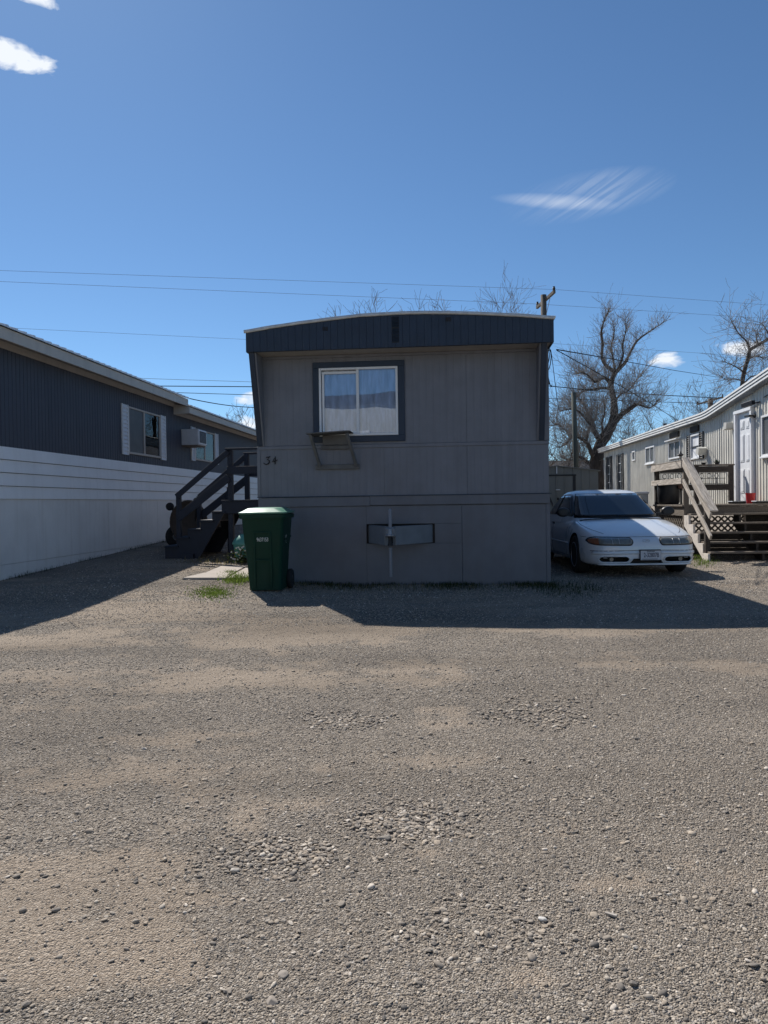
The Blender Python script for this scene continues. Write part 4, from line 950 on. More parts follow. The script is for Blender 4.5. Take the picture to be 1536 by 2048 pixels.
# things standing on the deck
def deck_things():
    g = empty('barbecue_kettle', onst(5.06, 17.40, 1.06), RZ, 'round black tub standing on the deck behind the railing', 'tub')
    lathe('bowl', g, [(0.20, 0.0), (0.235, 0.05), (0.25, 0.30), (0.245, 0.42), (0.262, 0.43), (0.262, 0.455)], M['black_plastic'], 28); lathe('lid', g, [(0.262, 0.456), (0.255, 0.48), (0.10, 0.505), (0.03, 0.51), (0.03, 0.535)], M['black_plastic'], 28)
    g.name = 'plastic_tub'
    b = empty('red_bucket', onst(6.62, 16.75, 1.06), 0, 'small red plastic bucket by the white door', 'bucket')
    lathe('shell', b, [(0.075, 0.0), (0.078, 0.005), (0.10, 0.22), (0.104, 0.222), (0.104, 0.236), (0.09, 0.236), (0.085, 0.03)], M['red_plastic'], 22)
    tube('handle', b, [Vector((0.104 * math.cos(a), 0.02, 0.23 + 0.0 - 0.08 * math.sin(a))) for a in np.linspace(0, 3.14, 12)], 0.003, M['iron'], 5)
    for s, t, lab in ((6.32, 16.70, 'low dark shoe tray just left of the red bucket'), (6.66, 16.3, 'low dark shoe tray just right of the red bucket')):
        m = empty('shoe_tray', onst(s, t, 1.06), RZ + 0.1, lab, 'tray')
        box('base', m, (-0.15, -0.1, 0), (0.15, 0.1, 0.05), M['black_plastic'], 0.015); box('rim', m, (-0.16, -0.11, 0.045), (0.16, 0.11, 0.062), M['galv'], 0.006)
    for s, lab, m_ in ((5.98, 'small dark bowl on the far deck railing', 0), (6.28, 'tiny spiky potted plant on the far deck railing', 1)):
        p = empty('flower_pot', onst(s, 17.79, 1.988), 0, lab, 'pot' if m_ else 'bowl')
        if not m_: p.name = 'bowl'
        lathe('pot', p, [(0.04, 0), (0.055, 0.035), (0.06, 0.036), (0.06, 0.045)], M['black_plastic'], 14)
        if m_:
            V, Fc = [], []
            for i in range(26):
                a = rnd.uniform(0, 6.28); e = rnd.uniform(0.3, 1.4); d = Vector((math.cos(a) * math.cos(e), math.sin(a) * math.cos(e), math.sin(e))); add_tube(V, Fc, [Vector((0, 0, 0.03)), Vector((0, 0, 0.03)) + d * 0.06, Vector((0, 0, 0.03)) + d * 0.09], [0.006, 0.005, 0.001], 3)
            link('leaves', mesh('leaves', V, Fc, M['leaf']), p)
    ln = empty('garden_lantern', onst(5.45, 17.79, 1.988), 0, 'black wire lantern stand on the deck railing below the shuttered window', 'lantern')
    for k in range(3):
        a = k * 2.09; tube('leg', ln, [Vector((0.09 * math.cos(a), 0.09 * math.sin(a), 0)), Vector((0.05 * math.cos(a + .3), 0.05 * math.sin(a + .3), 0.12)), Vector((0.02 * math.cos(a), 0.02 * math.sin(a), 0.20))], 0.005, M['iron'], 5)
    lathe('cup', ln, [(0.03, 0.0), (0.07, 0.03), (0.09, 0.035), (0.03, 0.07), (0.01, 0.12)], M['iron'], 14, (0, 0, 0.20))
    fl = empty('flower_pot', onst(5.28, 17.2, 1.06), 0, 'rust-red pot hanging behind the stair handrail', 'pot')
    lathe('pot', fl, [(0.07, 0.36), (0.10, 0.52), (0.108, 0.525), (0.108, 0.55)], M['brick_brown'], 16); lathe('stand', fl, [(0.09, 0.0), (0.02, 0.02), (0.02, 0.34), (0.075, 0.36)], M['iron'], 12)
    wb = empty('storage_box', onst(4.55, 17.9, 0), RZ, 'pale grey utility box standing on a post beyond the deck', 'box')
    box('case', wb, (-0.16, -0.12, 0.85), (0.16, 0.12, 1.32), M['stucco'], 0.01); box('lid', wb, (-0.18, -0.14, 1.32), (0.18, 0.14, 1.37), M['white_vinyl'], 0.008); box('post', wb, (-0.05, -0.05, 0), (0.05, 0.05, 0.85), M['wood_mid'])
    tb = empty('storage_tote', onst(4.45, 15.35, 0), RZ + 0.05, 'blue plastic tote with a grey lid left of the wooden steps', 'tote')
    V = []
    for z, f in ((0, 0.86), (0.40, 1.0)): V += [(-0.20 * f, -0.30 * f, z), (0.20 * f, -0.30 * f, z), (0.20 * f, 0.30 * f, z), (-0.20 * f, 0.30 * f, z)]
    link('tub', fixn(mesh('tub', V, [(0, 1, 2, 3), (4, 5, 6, 7), (0, 1, 5, 4), (1, 2, 6, 5), (2, 3, 7, 6), (3, 0, 4, 7)], M['blue_plastic'])), tb)
    box('lid', tb, (-0.22, -0.32, 0.40), (0.22, 0.32, 0.45), M['galv'], 0.012); box('handle', tb, (-0.1, -0.315, 0.30), (0.1, -0.29, 0.34), M['blue_plastic'], 0.006)
deck_things()

# ------------------------------------------------------------------ metal garden shed
def shed():
    Y = 18.3; pr = aty(1192, 975, Y); 
    S = empty('garden_shed', Vector((0, 0, 0)), 0, 'small grey metal garden shed with sliding door behind the car', 'shed')
    c = aty(1113, 940, Y); c.z = 0; S.location = c; S.rotation_euler = (0, 0, RZ)
    hw = 1.02; ez = 1.92; rz_ = 2.04; dp = 2.4
    prism('body', S, [(-hw + 0.01, 0), (hw - 0.01, 0), (hw - 0.01, ez - 0.01), (0, rz_ - 0.01), (-hw + 0.01, ez - 0.01)], 0.012, dp, M['shed_metal'])
    rb = [(0, 0), (0.85, 0), (0.88, 0.008), (0.96, 0.008)]
    ribbed('wall_panel', S, -hw, -0.62, 0, lambda x: ez + (rz_ - ez) * (1 - abs(x) / hw), M['shed_metal'], 0.21, rb); ribbed('wall_panel', S, 0.46, hw, 0, lambda x: ez + (rz_ - ez) * (1 - abs(x) / hw), M['shed_metal'], 0.21, rb)
    ribbed('gable_panel', S, -0.62, 0.46, 1.83, lambda x: ez + (rz_ - ez) * (1 - abs(x) / hw), M['shed_metal'], 0.21, rb)
    box('door_track', S, (-0.85, -0.05, 1.80), (0.48, -0.009, 1.835), M['shed_dark'], 0.004); box('door_post', S, (0.40, -0.035, 0), (0.465, -0.009, 1.80), M['shed_dark'], 0.004)
    for a, b in ((-0.62, 0.018), (0.022, 0.40)):
        d = ribbed('sliding_door', S, a, b, 0.02, 1.80, M['shed_metal'], 0.21, rb, loc=(0, -0.018, 0))
    box('door_handle', S, (-0.03, -0.06, 1.44), (0.08, -0.03, 1.47), M['alloy'], 0.006); box('lock', S, (0.0, -0.055, 1.2), (0.05, -0.03, 1.26), M['dark'], 0.006)
    box('ridge_clip', S, (-0.015, -0.03, 1.86), (0.015, -0.011, 2.05), M['white_vinyl'], 0.003)
    for sg in (-1, 1):
        V = [(sg * (hw + 0.05), -0.06, ez - 0.012), (0, -0.06, rz_ + 0.006), (0, dp + 0.05, rz_ + 0.006), (sg * (hw + 0.05), dp + 0.05, ez - 0.012)]
        V += [(x, y, z + 0.02) for x, y, z in V]
        link('roof_panel', fixn(mesh('roof_panel', V, [(0, 1, 2, 3), (4, 7, 6, 5), (0, 4, 5, 1), (1, 5, 6, 2), (2, 6, 7, 3), (3, 7, 4, 0)], M['shed_metal'])), S)
shed()

# ------------------------------------------------------------------ navy side stairs of the main home
def side_stairs():
    yF = 13.45
    o = aty(0, 0, 1)
    # local frame: origin under the outer landing post, x = W, y = U
    p = aty(462, 1000, yF); O = Vector((p.x, p.y, 0))
    S = empty('wooden_stairs', O, RZ, 'navy painted wooden stairs and landing between the two homes', 'stairs')
    g = rise(O.x, O.y); dep = 1.15; m = M['navy_wood']; zl = 1.285
    xr = 1.62    # landing runs back to the wall
    k = F / yF
    # posts
    box('post', S, (-0.045, -0.045, g - 0.05), (0.045, 0.045, 2.20), m, 0.005); box('post', S, (-0.045, dep - 0.09, g - 0.05), (0.045, dep, 2.20), m, 0.005)
    box('post', S, (xr - 0.1, dep - 0.09, g - 0.05), (xr - 0.01, dep, 2.20), m, 0.005)
    xn = (354.5 - 462) / k
    box('newel', S, (xn - 0.04, -0.045, g - 0.05), (xn + 0.04, 0.045, 1.38), m, 0.005); box('newel', S, (xn - 0.04, dep - 0.09, g - 0.05), (xn + 0.04, dep, 1.38), m, 0.005)
    xm = (422 - 462) / k; box('post', S, (xm - 0.04, dep - 0.085, g), (xm + 0.04, dep - 0.005, 1.55), m, 0.005)
    # landing
    n = 9; bw = (xr + 0.18) / n
    for i in range(n): box('landing_board', S, (-0.17 + i * bw + 0.002, -0.075, zl - 0.035), (-0.17 + (i + 1) * bw - 0.003, dep + 0.02, zl), m, 0.004)
    box('landing_beam', S, (-0.16, -0.068, zl - 0.25), (xr, -0.03 - 0.016, zl - 0.037), m, 0.004); box('landing_beam', S, (-0.16, dep - 0.1, zl - 0.25), (xr, dep - 0.092, zl - 0.037), m, 0.004)
    box('landing_beam', S, (-0.165, -0.045, zl - 0.25), (-0.125, dep - 0.1, zl - 0.037), m, 0.004)
    # landing rails
    for y in (-0.06, dep + 0.012):
        box('cap_rail', S, (-0.07, y - 0.05, 2.20), (xr, y + 0.07, 2.235), m, 0.005) if y < 0 else box('cap_rail', S, (-0.07, y - 0.08, 2.20), (xr, y + 0.04, 2.235), m, 0.005)
        box('rail_board', S, (-0.05, y - 0.018, 1.76), (xr, y + 0.016, 1.90), m, 0.004)
    # stair flight
    px = [439, 414.5, 389, 363.5, 340.5]; zz = [1.085, 0.925, 0.765, 0.615, 0.455]
    for i, (q, z) in enumerate(zip(px, zz)):
        x = (q - 462) / k; wdt = 0.26
        box('tread', S, (x - wdt / 2, -0.09, z - 0.035), (x + wdt / 2, dep + 0.01, z), m, 0.004)
        mm = M['plywood'] if i == 2 else m
        box('riser', S, (x + wdt / 2 - 0.045, -0.03, z + 0.001), (x + wdt / 2 - 0.022, dep - 0.06, (zz[i - 1] if i else zl) - 0.036), mm, 0.002)
    for y in (-0.052, dep - 0.048):
        pts = [(-0.13, zl - 0.26), (-0.13, zz[0] - 0.036)]
        for i, (q, z) in enumerate(zip(px, zz)):
            x = (q - 462) / k; pts += [(x + 0.105, z - 0.036), (x - 0.13, z - 0.036)] if i else [(x - 0.13, z - 0.036)]
        xe = (px[-1] - 462) / k - 0.13
        pts += [(xe, g - 0.04), (xe + 0.62, g - 0.04)]
        n = len(pts); V = [(x, y, z) for x, z in pts] + [(x, y + 0.04, z) for x, z in pts]
        bm = bmesh.new(); vv = [bm.verts.new(v) for v in V]; bm.faces.new(vv[:n]); bm.faces.new(vv[n:][::-1])
        for i in range(n): j = (i + 1) % n; bm.faces.new((vv[i], vv[n + i], vv[n + j], vv[j]))
        bmesh.ops.recalc_face_normals(bm, faces=bm.faces); bmesh.ops.triangulate(bm, faces=[f for f in bm.faces if len(f.verts) > 4])
        me = bpy.data.meshes.new('stringer'); bm.to_mesh(me); bm.free(); link('stringer', me, S, m=m)
    # sloping rails
    for y in (-0.06, dep + 0.0):
        beam('hand_rail', S, (-0.02, y, 2.17), (xn - 0.02, y, 1.36), 0.036, 0.10, m, bev=0.004)
        beam('guard_rail', S, (-0.02, y, 1.70), (xn + 0.0, y, 0.965), 0.034, 0.145, m, bev=0.004)
    box('footing', S, (xn + 0.07, -0.12, g - 0.05), (xn + 0.30, 0.06, g + 0.10), m, 0.004)
side_stairs()

# tan garden cart stored behind the stairs
def garden_cart():
    p = aty(383, 1060, 15.6); z = rise(p.x, p.y)
    C = empty('garden_cart', Vector((p.x, p.y, z)), -0.1, 'tan tipped garden cart with dark wheels standing behind the navy stairs', 'cart')
    V, Fc = [], []; n = 26
    ring = [(0.0, 0.0), (0.30, 0.02), (0.36, 0.22), (0.39, 0.26)]
    for r, d in ring:
        for j in range(n):
            a = 2 * math.pi * j / n; V.append((r * math.cos(a), -0.05 - d * 0.4, 0.55 + 1.25 * r * math.sin(a) * 0.9))
    for i in range(len(ring) - 1):
        for j in range(n): q = (j + 1) % n; Fc.append((i * n + j, i * n + q, (i + 1) * n + q, (i + 1) * n + j))
    o = link('tray', fixn(mesh('tray', V, Fc, M['tan_canvas'], True)), C)
    tube('rim', C, [Vector((0.395 * math.cos(a), -0.16, 0.55 + 0.44 * math.sin(a))) for a in np.linspace(0, 6.28, 33)], 0.022, M['tan_canvas'], 8)
    for xa, za, xb, zb in ((-0.40, 0.88, -0.20, 0.55), (0.19, 0.99, 0.10, 0.55)): tube('handle', C, [(xb, -0.03, zb), (xa * 0.7 + xb * 0.3, -0.10, za * 0.7 + zb * 0.3), (xa, -0.17, za)], 0.022, M['rubber'], 8)
    for x, z_, r in ((-0.40, 0.88, 0.085), (0.19, 0.99, 0.075)): lathe('grip', C, [(r * 0.7, 0), (r, 0.03), (r, 0.07), (r * 0.7, 0.1)], M['rubber'], 16, (x, -0.12, z_), (math.pi / 2, 0, 0))
    for x in (0.40, -0.36):
        w_ = empty('wheel'); w_.parent = C; w_.location = (x, 0.02, 0.24)
        lathe('tyre', w_, [(0.12, -0.035), (0.20, -0.04), (0.235, -0.02), (0.235, 0.02), (0.20, 0.04), (0.12, 0.035)], M['rubber'], 24, rot=(math.pi / 2, 0, 0.9)); lathe('hub', w_, [(0.03, -0.045), (0.12, -0.03), (0.12, 0.03), (0.03, 0.045)], M['galv'], 16, rot=(math.pi / 2, 0, 0.9))
garden_cart()

# ------------------------------------------------------------------ wheeled bin
def bin_():
    p = gnd(530, 1186)
    Bn = empty('wheeled_bin', Vector((p.x - 0.0, p.y + 0.30, gh(p.x, p.y + 0.2) - 0.008)), RZ + math.radians(2.5), 'green wheeled refuse bin with a green lid coloured pale for its sun sheen by the corner of the grey home', 'bin')
    g = M['bin_green']
    # tapering shell as stacked rounded rectangles; front is -y
    def rr(w, d, yc, z, r=0.05, k=5):
        P = []
        for cx, cy, a0 in ((w / 2 - r, d / 2 - r, 0), (-w / 2 + r, d / 2 - r, 90), (-w / 2 + r, -d / 2 + r, 180), (w / 2 - r, -d / 2 + r, 270)):
            for i in range(k + 1): a = math.radians(a0 + 90 * i / k); P.append((cx + r * math.cos(a), yc + cy + r * math.sin(a), z))
        return P
    lv = [(0.43, 0.46, 0.02, 0.03), (0.455, 0.50, 0.02, 0.25), (0.50, 0.585, 0.0, 0.62), (0.515, 0.61, 0.0, 0.66), (0.555, 0.68, 0.0, 0.98), (0.56, 0.69, 0.0, 0.99)]
    V, Fc = [], []
    for w_, d_, yc, z in lv: V += rr(w_, d_, yc, z)
    n = 24
    for i in range(len(lv) - 1):
        for j in range(n): q = (j + 1) % n; Fc.append((i * n + j, i * n + q, (i + 1) * n + q, (i + 1) * n + j))
    Fc += [tuple(range(n))[::-1], tuple(range((len(lv) - 1) * n, len(lv) * n))]
    me = mesh('shell', V, Fc, g, True); me.set_sharp_from_angle(angle=math.radians(35)); link('shell', me, Bn)
    # rim
    V, Fc = [], []
    for (w_, d_, yc, z) in ((0.60, 0.74, 0, 0.975), (0.615, 0.755, 0, 0.99), (0.615, 0.755, 0, 1.03), (0.585, 0.72, 0, 1.035)): V += rr(w_, d_, yc, z, 0.06)
    for i in range(3):
        for j in range(n): q = (j + 1) % n; Fc.append((i * n + j, i * n + q, (i + 1) * n + q, (i + 1) * n + j))
    Fc += [tuple(range(n))[::-1], tuple(range(3 * n, 4 * n))]
    me = mesh('rim', V, Fc, g, True); me.set_sharp_from_angle(angle=math.radians(35)); link('rim', me, Bn)
    # raised ribs that frame the recessed front panel
    def fy(z, x=0): return -np.interp(z, [0.03, 0.25, 0.62, 0.66, 0.98], [0.21, 0.23, 0.2925, 0.305, 0.34])
    for sx, sxt in ((-0.13, -0.115), (0.09, 0.10)):
        pa = Vector((sx * 1.0, fy(0.06) - 0.004, 0.06)); pb = Vector((sxt, fy(0.60) - 0.004, 0.60)); pc = Vector((sxt, fy(0.79) - 0.004, 0.79))
        beam('front_rib', Bn, pa, pb, 0.024, 0.022, g, upv=(0, 1, 0.1)); beam('front_rib', Bn, pb, pc, 0.024, 0.022, g, upv=(0, 1, 0.1))
    beam('front_ledge', Bn, (-0.125, fy(0.43) - 0.006, 0.43), (0.10, fy(0.43) - 0.006, 0.43), 0.03, 0.02, g); beam('front_ledge', Bn, (-0.125, fy(0.795) - 0.004, 0.795), (0.11, fy(0.795) - 0.004, 0.795), 0.02, 0.02, g)
    beam('side_ledge', Bn, (0.262, -0.22, 0.70), (0.268, 0.24, 0.72), 0.02, 0.022, g)
    sl = math.atan2(0.0645, 0.37)
    text('serial_number', Bn, '9637153', 0.072, M['print_white'], (-0.005, fy(0.70) - 0.004, 0.70), (math.pi / 2 + 0.11, 0, 0), 0.0005, 0.62, bold=0.0002)
    text('side_print', Bn, 'ANA', 0.05, M['print_white'], (0.270, -0.12, 0.735), (math.pi / 2 + 0.05, -0.35, math.pi / 2), 0.0005, 0.7); text('side_print', Bn, 'Z', 0.05, M['print_white'], (0.266, -0.10, 0.66), (math.pi / 2, -0.35, math.pi / 2), 0.0005, 0.7)
    # lid: thin cap with a raised middle
    V, Fc = [], []
    L_ = [(0.615, 0.77, 1.040), (0.63, 0.79, 1.048), (0.63, 0.79, 1.062), (0.56, 0.72, 1.072), (0.43, 0.64, 1.108), (0.39, 0.60, 1.114)]
    for w_, d_, z in L_: V += [(x, y, z + 0.012 * (y + 0.3) + (0.0 if z > 1.07 else 0.004 * math.sin(x * 9 + 1))) for x, y, _ in rr(w_, d_, 0.0, z, 0.07)]
    for i in range(len(L_) - 1):
        for j in range(n): q = (j + 1) % n; Fc.append((i * n + j, i * n + q, (i + 1) * n + q, (i + 1) * n + j))
    Fc += [tuple(range(n))[::-1], tuple(range((len(L_) - 1) * n, len(L_) * n))]
    me = mesh('lid', V, Fc, M['lid_green_sheen'], True); me.set_sharp_from_angle(angle=math.radians(30)); lid = link('lid', me, Bn)
    for x in (-0.2, 0.2): box('hinge', Bn, (x - 0.04, 0.37, 1.0), (x + 0.04, 0.45, 1.08), g, 0.015)
    tube('handle_bar', Bn, [(-0.24, 0.36, 1.0), (-0.24, 0.44, 1.05), (0.24, 0.44, 1.05), (0.24, 0.36, 1.0)], 0.016, g, 8)
    for sx in (-1, 1):
        w_ = empty('wheel'); w_.parent = Bn; w_.location = (sx * 0.255, 0.25, 0.135)
        lathe('tyre', w_, [(0.08, -0.03), (0.12, -0.034), (0.135, -0.02), (0.135, 0.02), (0.12, 0.034), (0.08, 0.03)], M['rubber'], 24, rot=(0, math.pi / 2, 0)); lathe('hub', w_, [(0.02, -0.036), (0.08, -0.025), (0.08, 0.025), (0.02, 0.036)], M['black_plastic'], 16, rot=(0, math.pi / 2, 0))
bin_()

# ------------------------------------------------------------------ paving slabs, litter, single stones
def slab(px_pts, label):
    pts = [gnd(*q) for q in px_pts]; c = sum(pts, Vector()) / len(pts); n = len(pts)
    bm = bmesh.new(); z0 = c.z
    top = [bm.verts.new((p.x - c.x, p.y - c.y, rise(p.x, p.y) - rise(c.x, c.y) + 0.035)) for p in pts]; bot = [bm.verts.new((v.co.x, v.co.y, v.co.z - 0.08)) for v in top]
    f = bm.faces.new(top); bm.faces.new(bot[::-1])
    for i in range(n): j = (i + 1) % n; bm.faces.new((top[i], bot[i], bot[j], top[j]))
    bmesh.ops.recalc_face_normals(bm, faces=bm.faces); bmesh.ops.bevel(bm, geom=[e for e in bm.edges], offset=0.008, segments=2, affect='EDGES')
    me = bpy.data.meshes.new('paving_slab'); bm.to_mesh(me); bm.free()
    o = link('paving_slab', me, None, (c.x, c.y, rise(c.x, c.y)), m=M['concrete']); tag(o, label, 'slab', 'concrete slabs by the bin')
slab([(364, 1160), (452, 1160), (472, 1147), (432, 1146), (405, 1150)], 'front left piece of cracked concrete paving by the navy stairs')
slab([(410, 1149), (474, 1146), (492, 1136), (445, 1134)], 'rear piece of cracked concrete paving nearest the stair post')
slab([(455, 1160), (520, 1158), (520, 1140), (494, 1137), (476, 1147)], 'concrete paving piece partly hidden behind the green bin')
def one_stone(px, py, d, label, col, sq=(1, 0.7, 0.5), seed=3, name='stone', cat='stone'):
    p = gnd(px, py); me = stone_mesh(name, seed, 3); me.materials.clear(); me.materials.append(mat('stone_' + str(seed), col, 0.85, var=0.15, vs=60, bump=0.1, bs=120))
    o = link(name, me, None, (p.x, p.y, p.z + d * sq[2] * 0.28)); o.scale = (d * sq[0], d * sq[1], d * sq[2]); o.rotation_euler = (0.05, 0.1, seed * 1.3)
    tag(o, label, cat)
one_stone(1085, 1841, 0.030, 'pale rounded stone lying alone on the road, lower right', (0.5, 0.48, 0.45), seed=21)
one_stone(770, 1672, 0.050, 'larger flat grey stone among the pebbles of the middle hollow', (0.23, 0.205, 0.175), (1, 0.6, 0.40), 22)
one_stone(565, 1948, 0.032, 'flat mid-grey stone near the lower edge, left of centre', (0.27, 0.235, 0.20), (1, 0.8, 0.32), 23)
one_stone(543, 2001, 0.034, 'smooth oval grey stone at the bottom edge, left of centre', (0.29, 0.25, 0.21), (0.9, 0.9, 0.36), 24)
one_stone(469, 1735, 0.036, 'pale round stone at the left rim of the pebble hollow', (0.42, 0.38, 0.33), (1, .8, .42), 25)
pw_ = gnd(1222, 1835)
o = link('wood_chip', boxmesh(0.034, 0.009, 0.006, M['wood_pale'], 0.001), None, (pw_.x, pw_.y, pw_.z + 0.006), (0, 0.03, -0.5)); tag(o, 'small pale wood chip lying on the gravel, lower right', 'wood chip')
# plastic tub and plant under the landing
pt = aty(488, 1078, 12.9); zt = rise(pt.x, pt.y)
tb = empty('plastic_pot', Vector((pt.x, pt.y, zt)), 0.2, 'teal plastic pot under the landing, left of the green bin', 'pot')
lathe('pot', tb, [(0.15, 0.08), (0.19, 0.30), (0.205, 0.31), (0.205, 0.335), (0.17, 0.40), (0.10, 0.47), (0.05, 0.49)], M['teal_plastic'], 22); lathe('stand', tb, [(0.12, -0.02), (0.12, 0.08)], M['dark'], 14)
pl = empty('flowering_plant', Vector((pt.x - 0.0, pt.y - 0.32, rise(pt.x, pt.y - 0.3))), 0, 'small leafy plant with pale blossoms beside the bin and stair post', 'plant')
V, Fc, V2, F2 = [], [], [], []
for i in range(260):
    a = rnd.uniform(0, 6.28); r = abs(rnd.gauss(0, 0.12)); h = rnd.uniform(0.02, 0.30) * (1 - r * 1.6); c = Vector((r * math.cos(a), r * math.sin(a), max(0.015, h))); e1 = Vector((rnd.uniform(-1, 1), rnd.uniform(-1, 1), rnd.uniform(-.4, .8))).normalized() * rnd.uniform(0.018, 0.035); e2 = e1.cross(Vector((rnd.random(), rnd.random(), 1))).normalized() * 0.012
    k = len(V); V += [c - e1, c + e2, c + e1, c - e2]; Fc.append((k, k + 1, k + 2, k + 3))
for i in range(26):
    a = rnd.uniform(0, 6.28); r = abs(rnd.gauss(0, 0.12)); c = Vector((r * math.cos(a), r * math.sin(a) - 0.03, rnd.uniform(0.06, 0.30)))
    for q in range(4):
        t_ = q * 1.57; k = len(V2); e1 = Vector((math.cos(t_), -0.3, math.sin(t_))) * 0.017; e2 = Vector((-math.sin(t_), -0.1, math.cos(t_))) * 0.009; V2 += [c, c + e1 * 0.6 + e2, c + e1, c + e1 * 0.6 - e2]; F2.append((k, k + 1, k + 2, k + 3))
link('leaves', mesh('leaves', V, Fc, M['leaf']), pl); link('blossoms', mesh('blossoms', V2, F2, M['blossom']), pl)
# ================================================================== CAR
def car():
    pf = aty(1294, 1100, 11.05)
    C = empty('parked_car', Vector((pf.x, pf.y, 0.0)), math.radians(-1.2), 'white four-door sedan parked nose-out, half in the shade of the grey home', 'car')
    paint = M['car_paint']
    Y = [0.0, 0.008, 0.025, 0.055, 0.10, 0.15, 0.22, 0.32, 0.45, 0.62, 0.8, 1.0, 1.2, 1.4, 1.7, 2.1, 2.5, 2.9, 3.3, 3.7, 3.95, 4.2, 4.4, 4.55, 4.64, 4.69, 4.71]
    fw_ = lambda y: np.interp(y, [0, .008, .025, .055, .10, .15, .22, .32, .45, .62, .9, 3.6, 4.2, 4.5, 4.64, 4.71], [.40, .50, .58, .645, .70, .742, .782, .82, .85, .868, .88, .88, .865, .83, .77, .62])
    fb_ = lambda y: np.interp(y, [0, .008, .025, .055, .10, .15, .25, 4.3, 4.55, 4.71], [.31, .27, .235, .21, .195, .188, .18, .18, .27, .45])
    ft_ = lambda y: np.interp(y, [0, .008, .025, .055, .10, .15, .22, .32, .45, .62, .8, 1.0, 1.2, 1.4, 2.1, 3.3, 3.7, 4.2, 4.5, 4.64, 4.71], [.47, .515, .55, .585, .618, .645, .672, .703, .738, .778, .815, .85, .882, .905, .93, .95, .97, .975, .95, .89, .75])
    side = [(0.0, 0.0), (0.45, 0.0), (0.80, 0.0), (0.93, 0.02), (0.975, 0.08), (0.993, 0.18), (1.0, 0.30), (1.0, 0.44), (0.995, 0.57), (0.985, 0.68), (0.965, 0.78), (0.925, 0.865), (0.86, 0.915), (0.76, 0.95), (0.62, 0.972), (0.45, 0.987), (0.25, 0.997), (0.0, 1.0)]
    V, Fc = [], []; ns = len(side); ring = 2 * ns - 2
    for y in Y:
        w_, zb, zt = fw_(y), fb_(y), ft_(y); h = zt - zb
        P = [(a * w_, y, zb + f * h) for a, f in side]; P += [(-x, yy, z) for x, yy, z in P[-2:0:-1]]
        V += P
    for i in range(len(Y) - 1):
        for j in range(ring): q = (j + 1) % ring; Fc.append((i * ring + j, i * ring + q, (i + 1) * ring + q, (i + 1) * ring + j))
    Fc += [tuple(range(ring))[::-1], tuple(range((len(Y) - 1) * ring, len(Y) * ring))]
    me = fixn(mesh('body', V, Fc, paint, True)); me.materials.append(M['dark'])
    bo = link('body', me, C)
    # cut the wheel arches and the openings in the bumper
    cm = bpy.data.meshes.new('cut'); bm = bmesh.new()
    for sx in (-1, 1):
        for ya in (0.95, 3.67):
            r = bmesh.ops.create_cone(bm, cap_ends=True, segments=40, radius1=0.345, radius2=0.345, depth=0.42, matrix=Matrix.Translation((sx * 0.85, ya, 0.315)) @ Matrix.Rotation(math.pi / 2, 4, 'Y'))
    def cutpoly(poly, y0, y1):
        n = len(poly); a = [bm.verts.new((x, y0, z)) for x, z in poly]; b = [bm.verts.new((x, y1, z)) for x, z in poly]
        bm.faces.new(a); bm.faces.new(b[::-1])
        for i in range(n): j = (i + 1) % n; bm.faces.new((a[i], b[i], b[j], a[j]))
    def slot(x0, x1, z0, z1, t0=1.0, t1=1.0, n=8):
        P = []; zc = (z0 + z1) / 2; h = (z1 - z0) / 2
        for i in range(n + 1): a = math.pi / 2 + math.pi * i / n; P.append((x0 + h * 1.3 + h * 1.3 * math.cos(a), zc + h * math.sin(a)))
        for i in range(n + 1): a = -math.pi / 2 + math.pi * i / n; P.append((x1 - h * 1.3 + h * 1.3 * math.cos(a), zc + h * math.sin(a)))
        return P
    openings = [(slot(-0.70, -0.26, 0.236, 0.330), 0.13), (slot(0.26, 0.70, 0.236, 0.330), 0.13)]
    for P, d in openings: cutpoly(P, -0.2, 0.24)
    cutpoly([(-0.25, 0.222), (0.25, 0.222), (0.20, 0.295), (-0.20, 0.295)], -0.2, 0.10)
    bmesh.ops.recalc_face_normals(bm, faces=bm.faces); bm.to_mesh(cm); bm.free(); cm.materials.append(M['dark'])
    co = bpy.data.objects.new('cut', cm); COL.objects.link(co); co.parent = C
    md = bo.modifiers.new('b', 'BOOLEAN'); md.operation = 'DIFFERENCE'; md.object = co; md.solver = 'EXACT'
    try: md.material_mode = 'TRANSFER'
    except Exception: pass
    bpy.context.view_layer.update(); dg = bpy.context.evaluated_depsgraph_get()
    ev = bpy.data.meshes.new_from_object(bo.evaluated_get(dg)); bo.modifiers.clear(); bo.data = ev; bpy.data.objects.remove(co)
    ev.set_sharp_from_angle(angle=math.radians(38))
    bvh0 = BVHTree.FromPolygons([Vector(v) for v in V], Fc)
    def hf(x, z):
        h = bvh0.ray_cast(Vector((x, -2, z)), Vector((0, 1, 0))); return h[0]
    def ht(x, y):
        h = bvh0.ray_cast(Vector((x, y, 3)), Vector((0, 0, -1))); return h[0]
    def hs(sx, y, z):
        h = bvh0.ray_cast(Vector((sx * 3, y, z)), Vector((-sx, 0, 0))); return h[0]
    def norm(p):
        n_ = bvh0.find_nearest(p)[1]; return -n_ if n_.y > 0 else n_
    # lips round the fog openings
    for P, d in openings:
        pts = [hf(x, z) for x, z in P] ; pts.append(pts[0]); tube('bumper_lip', C, [p + Vector((0, -0.002, 0)) for p in pts], 0.011, paint, 6)
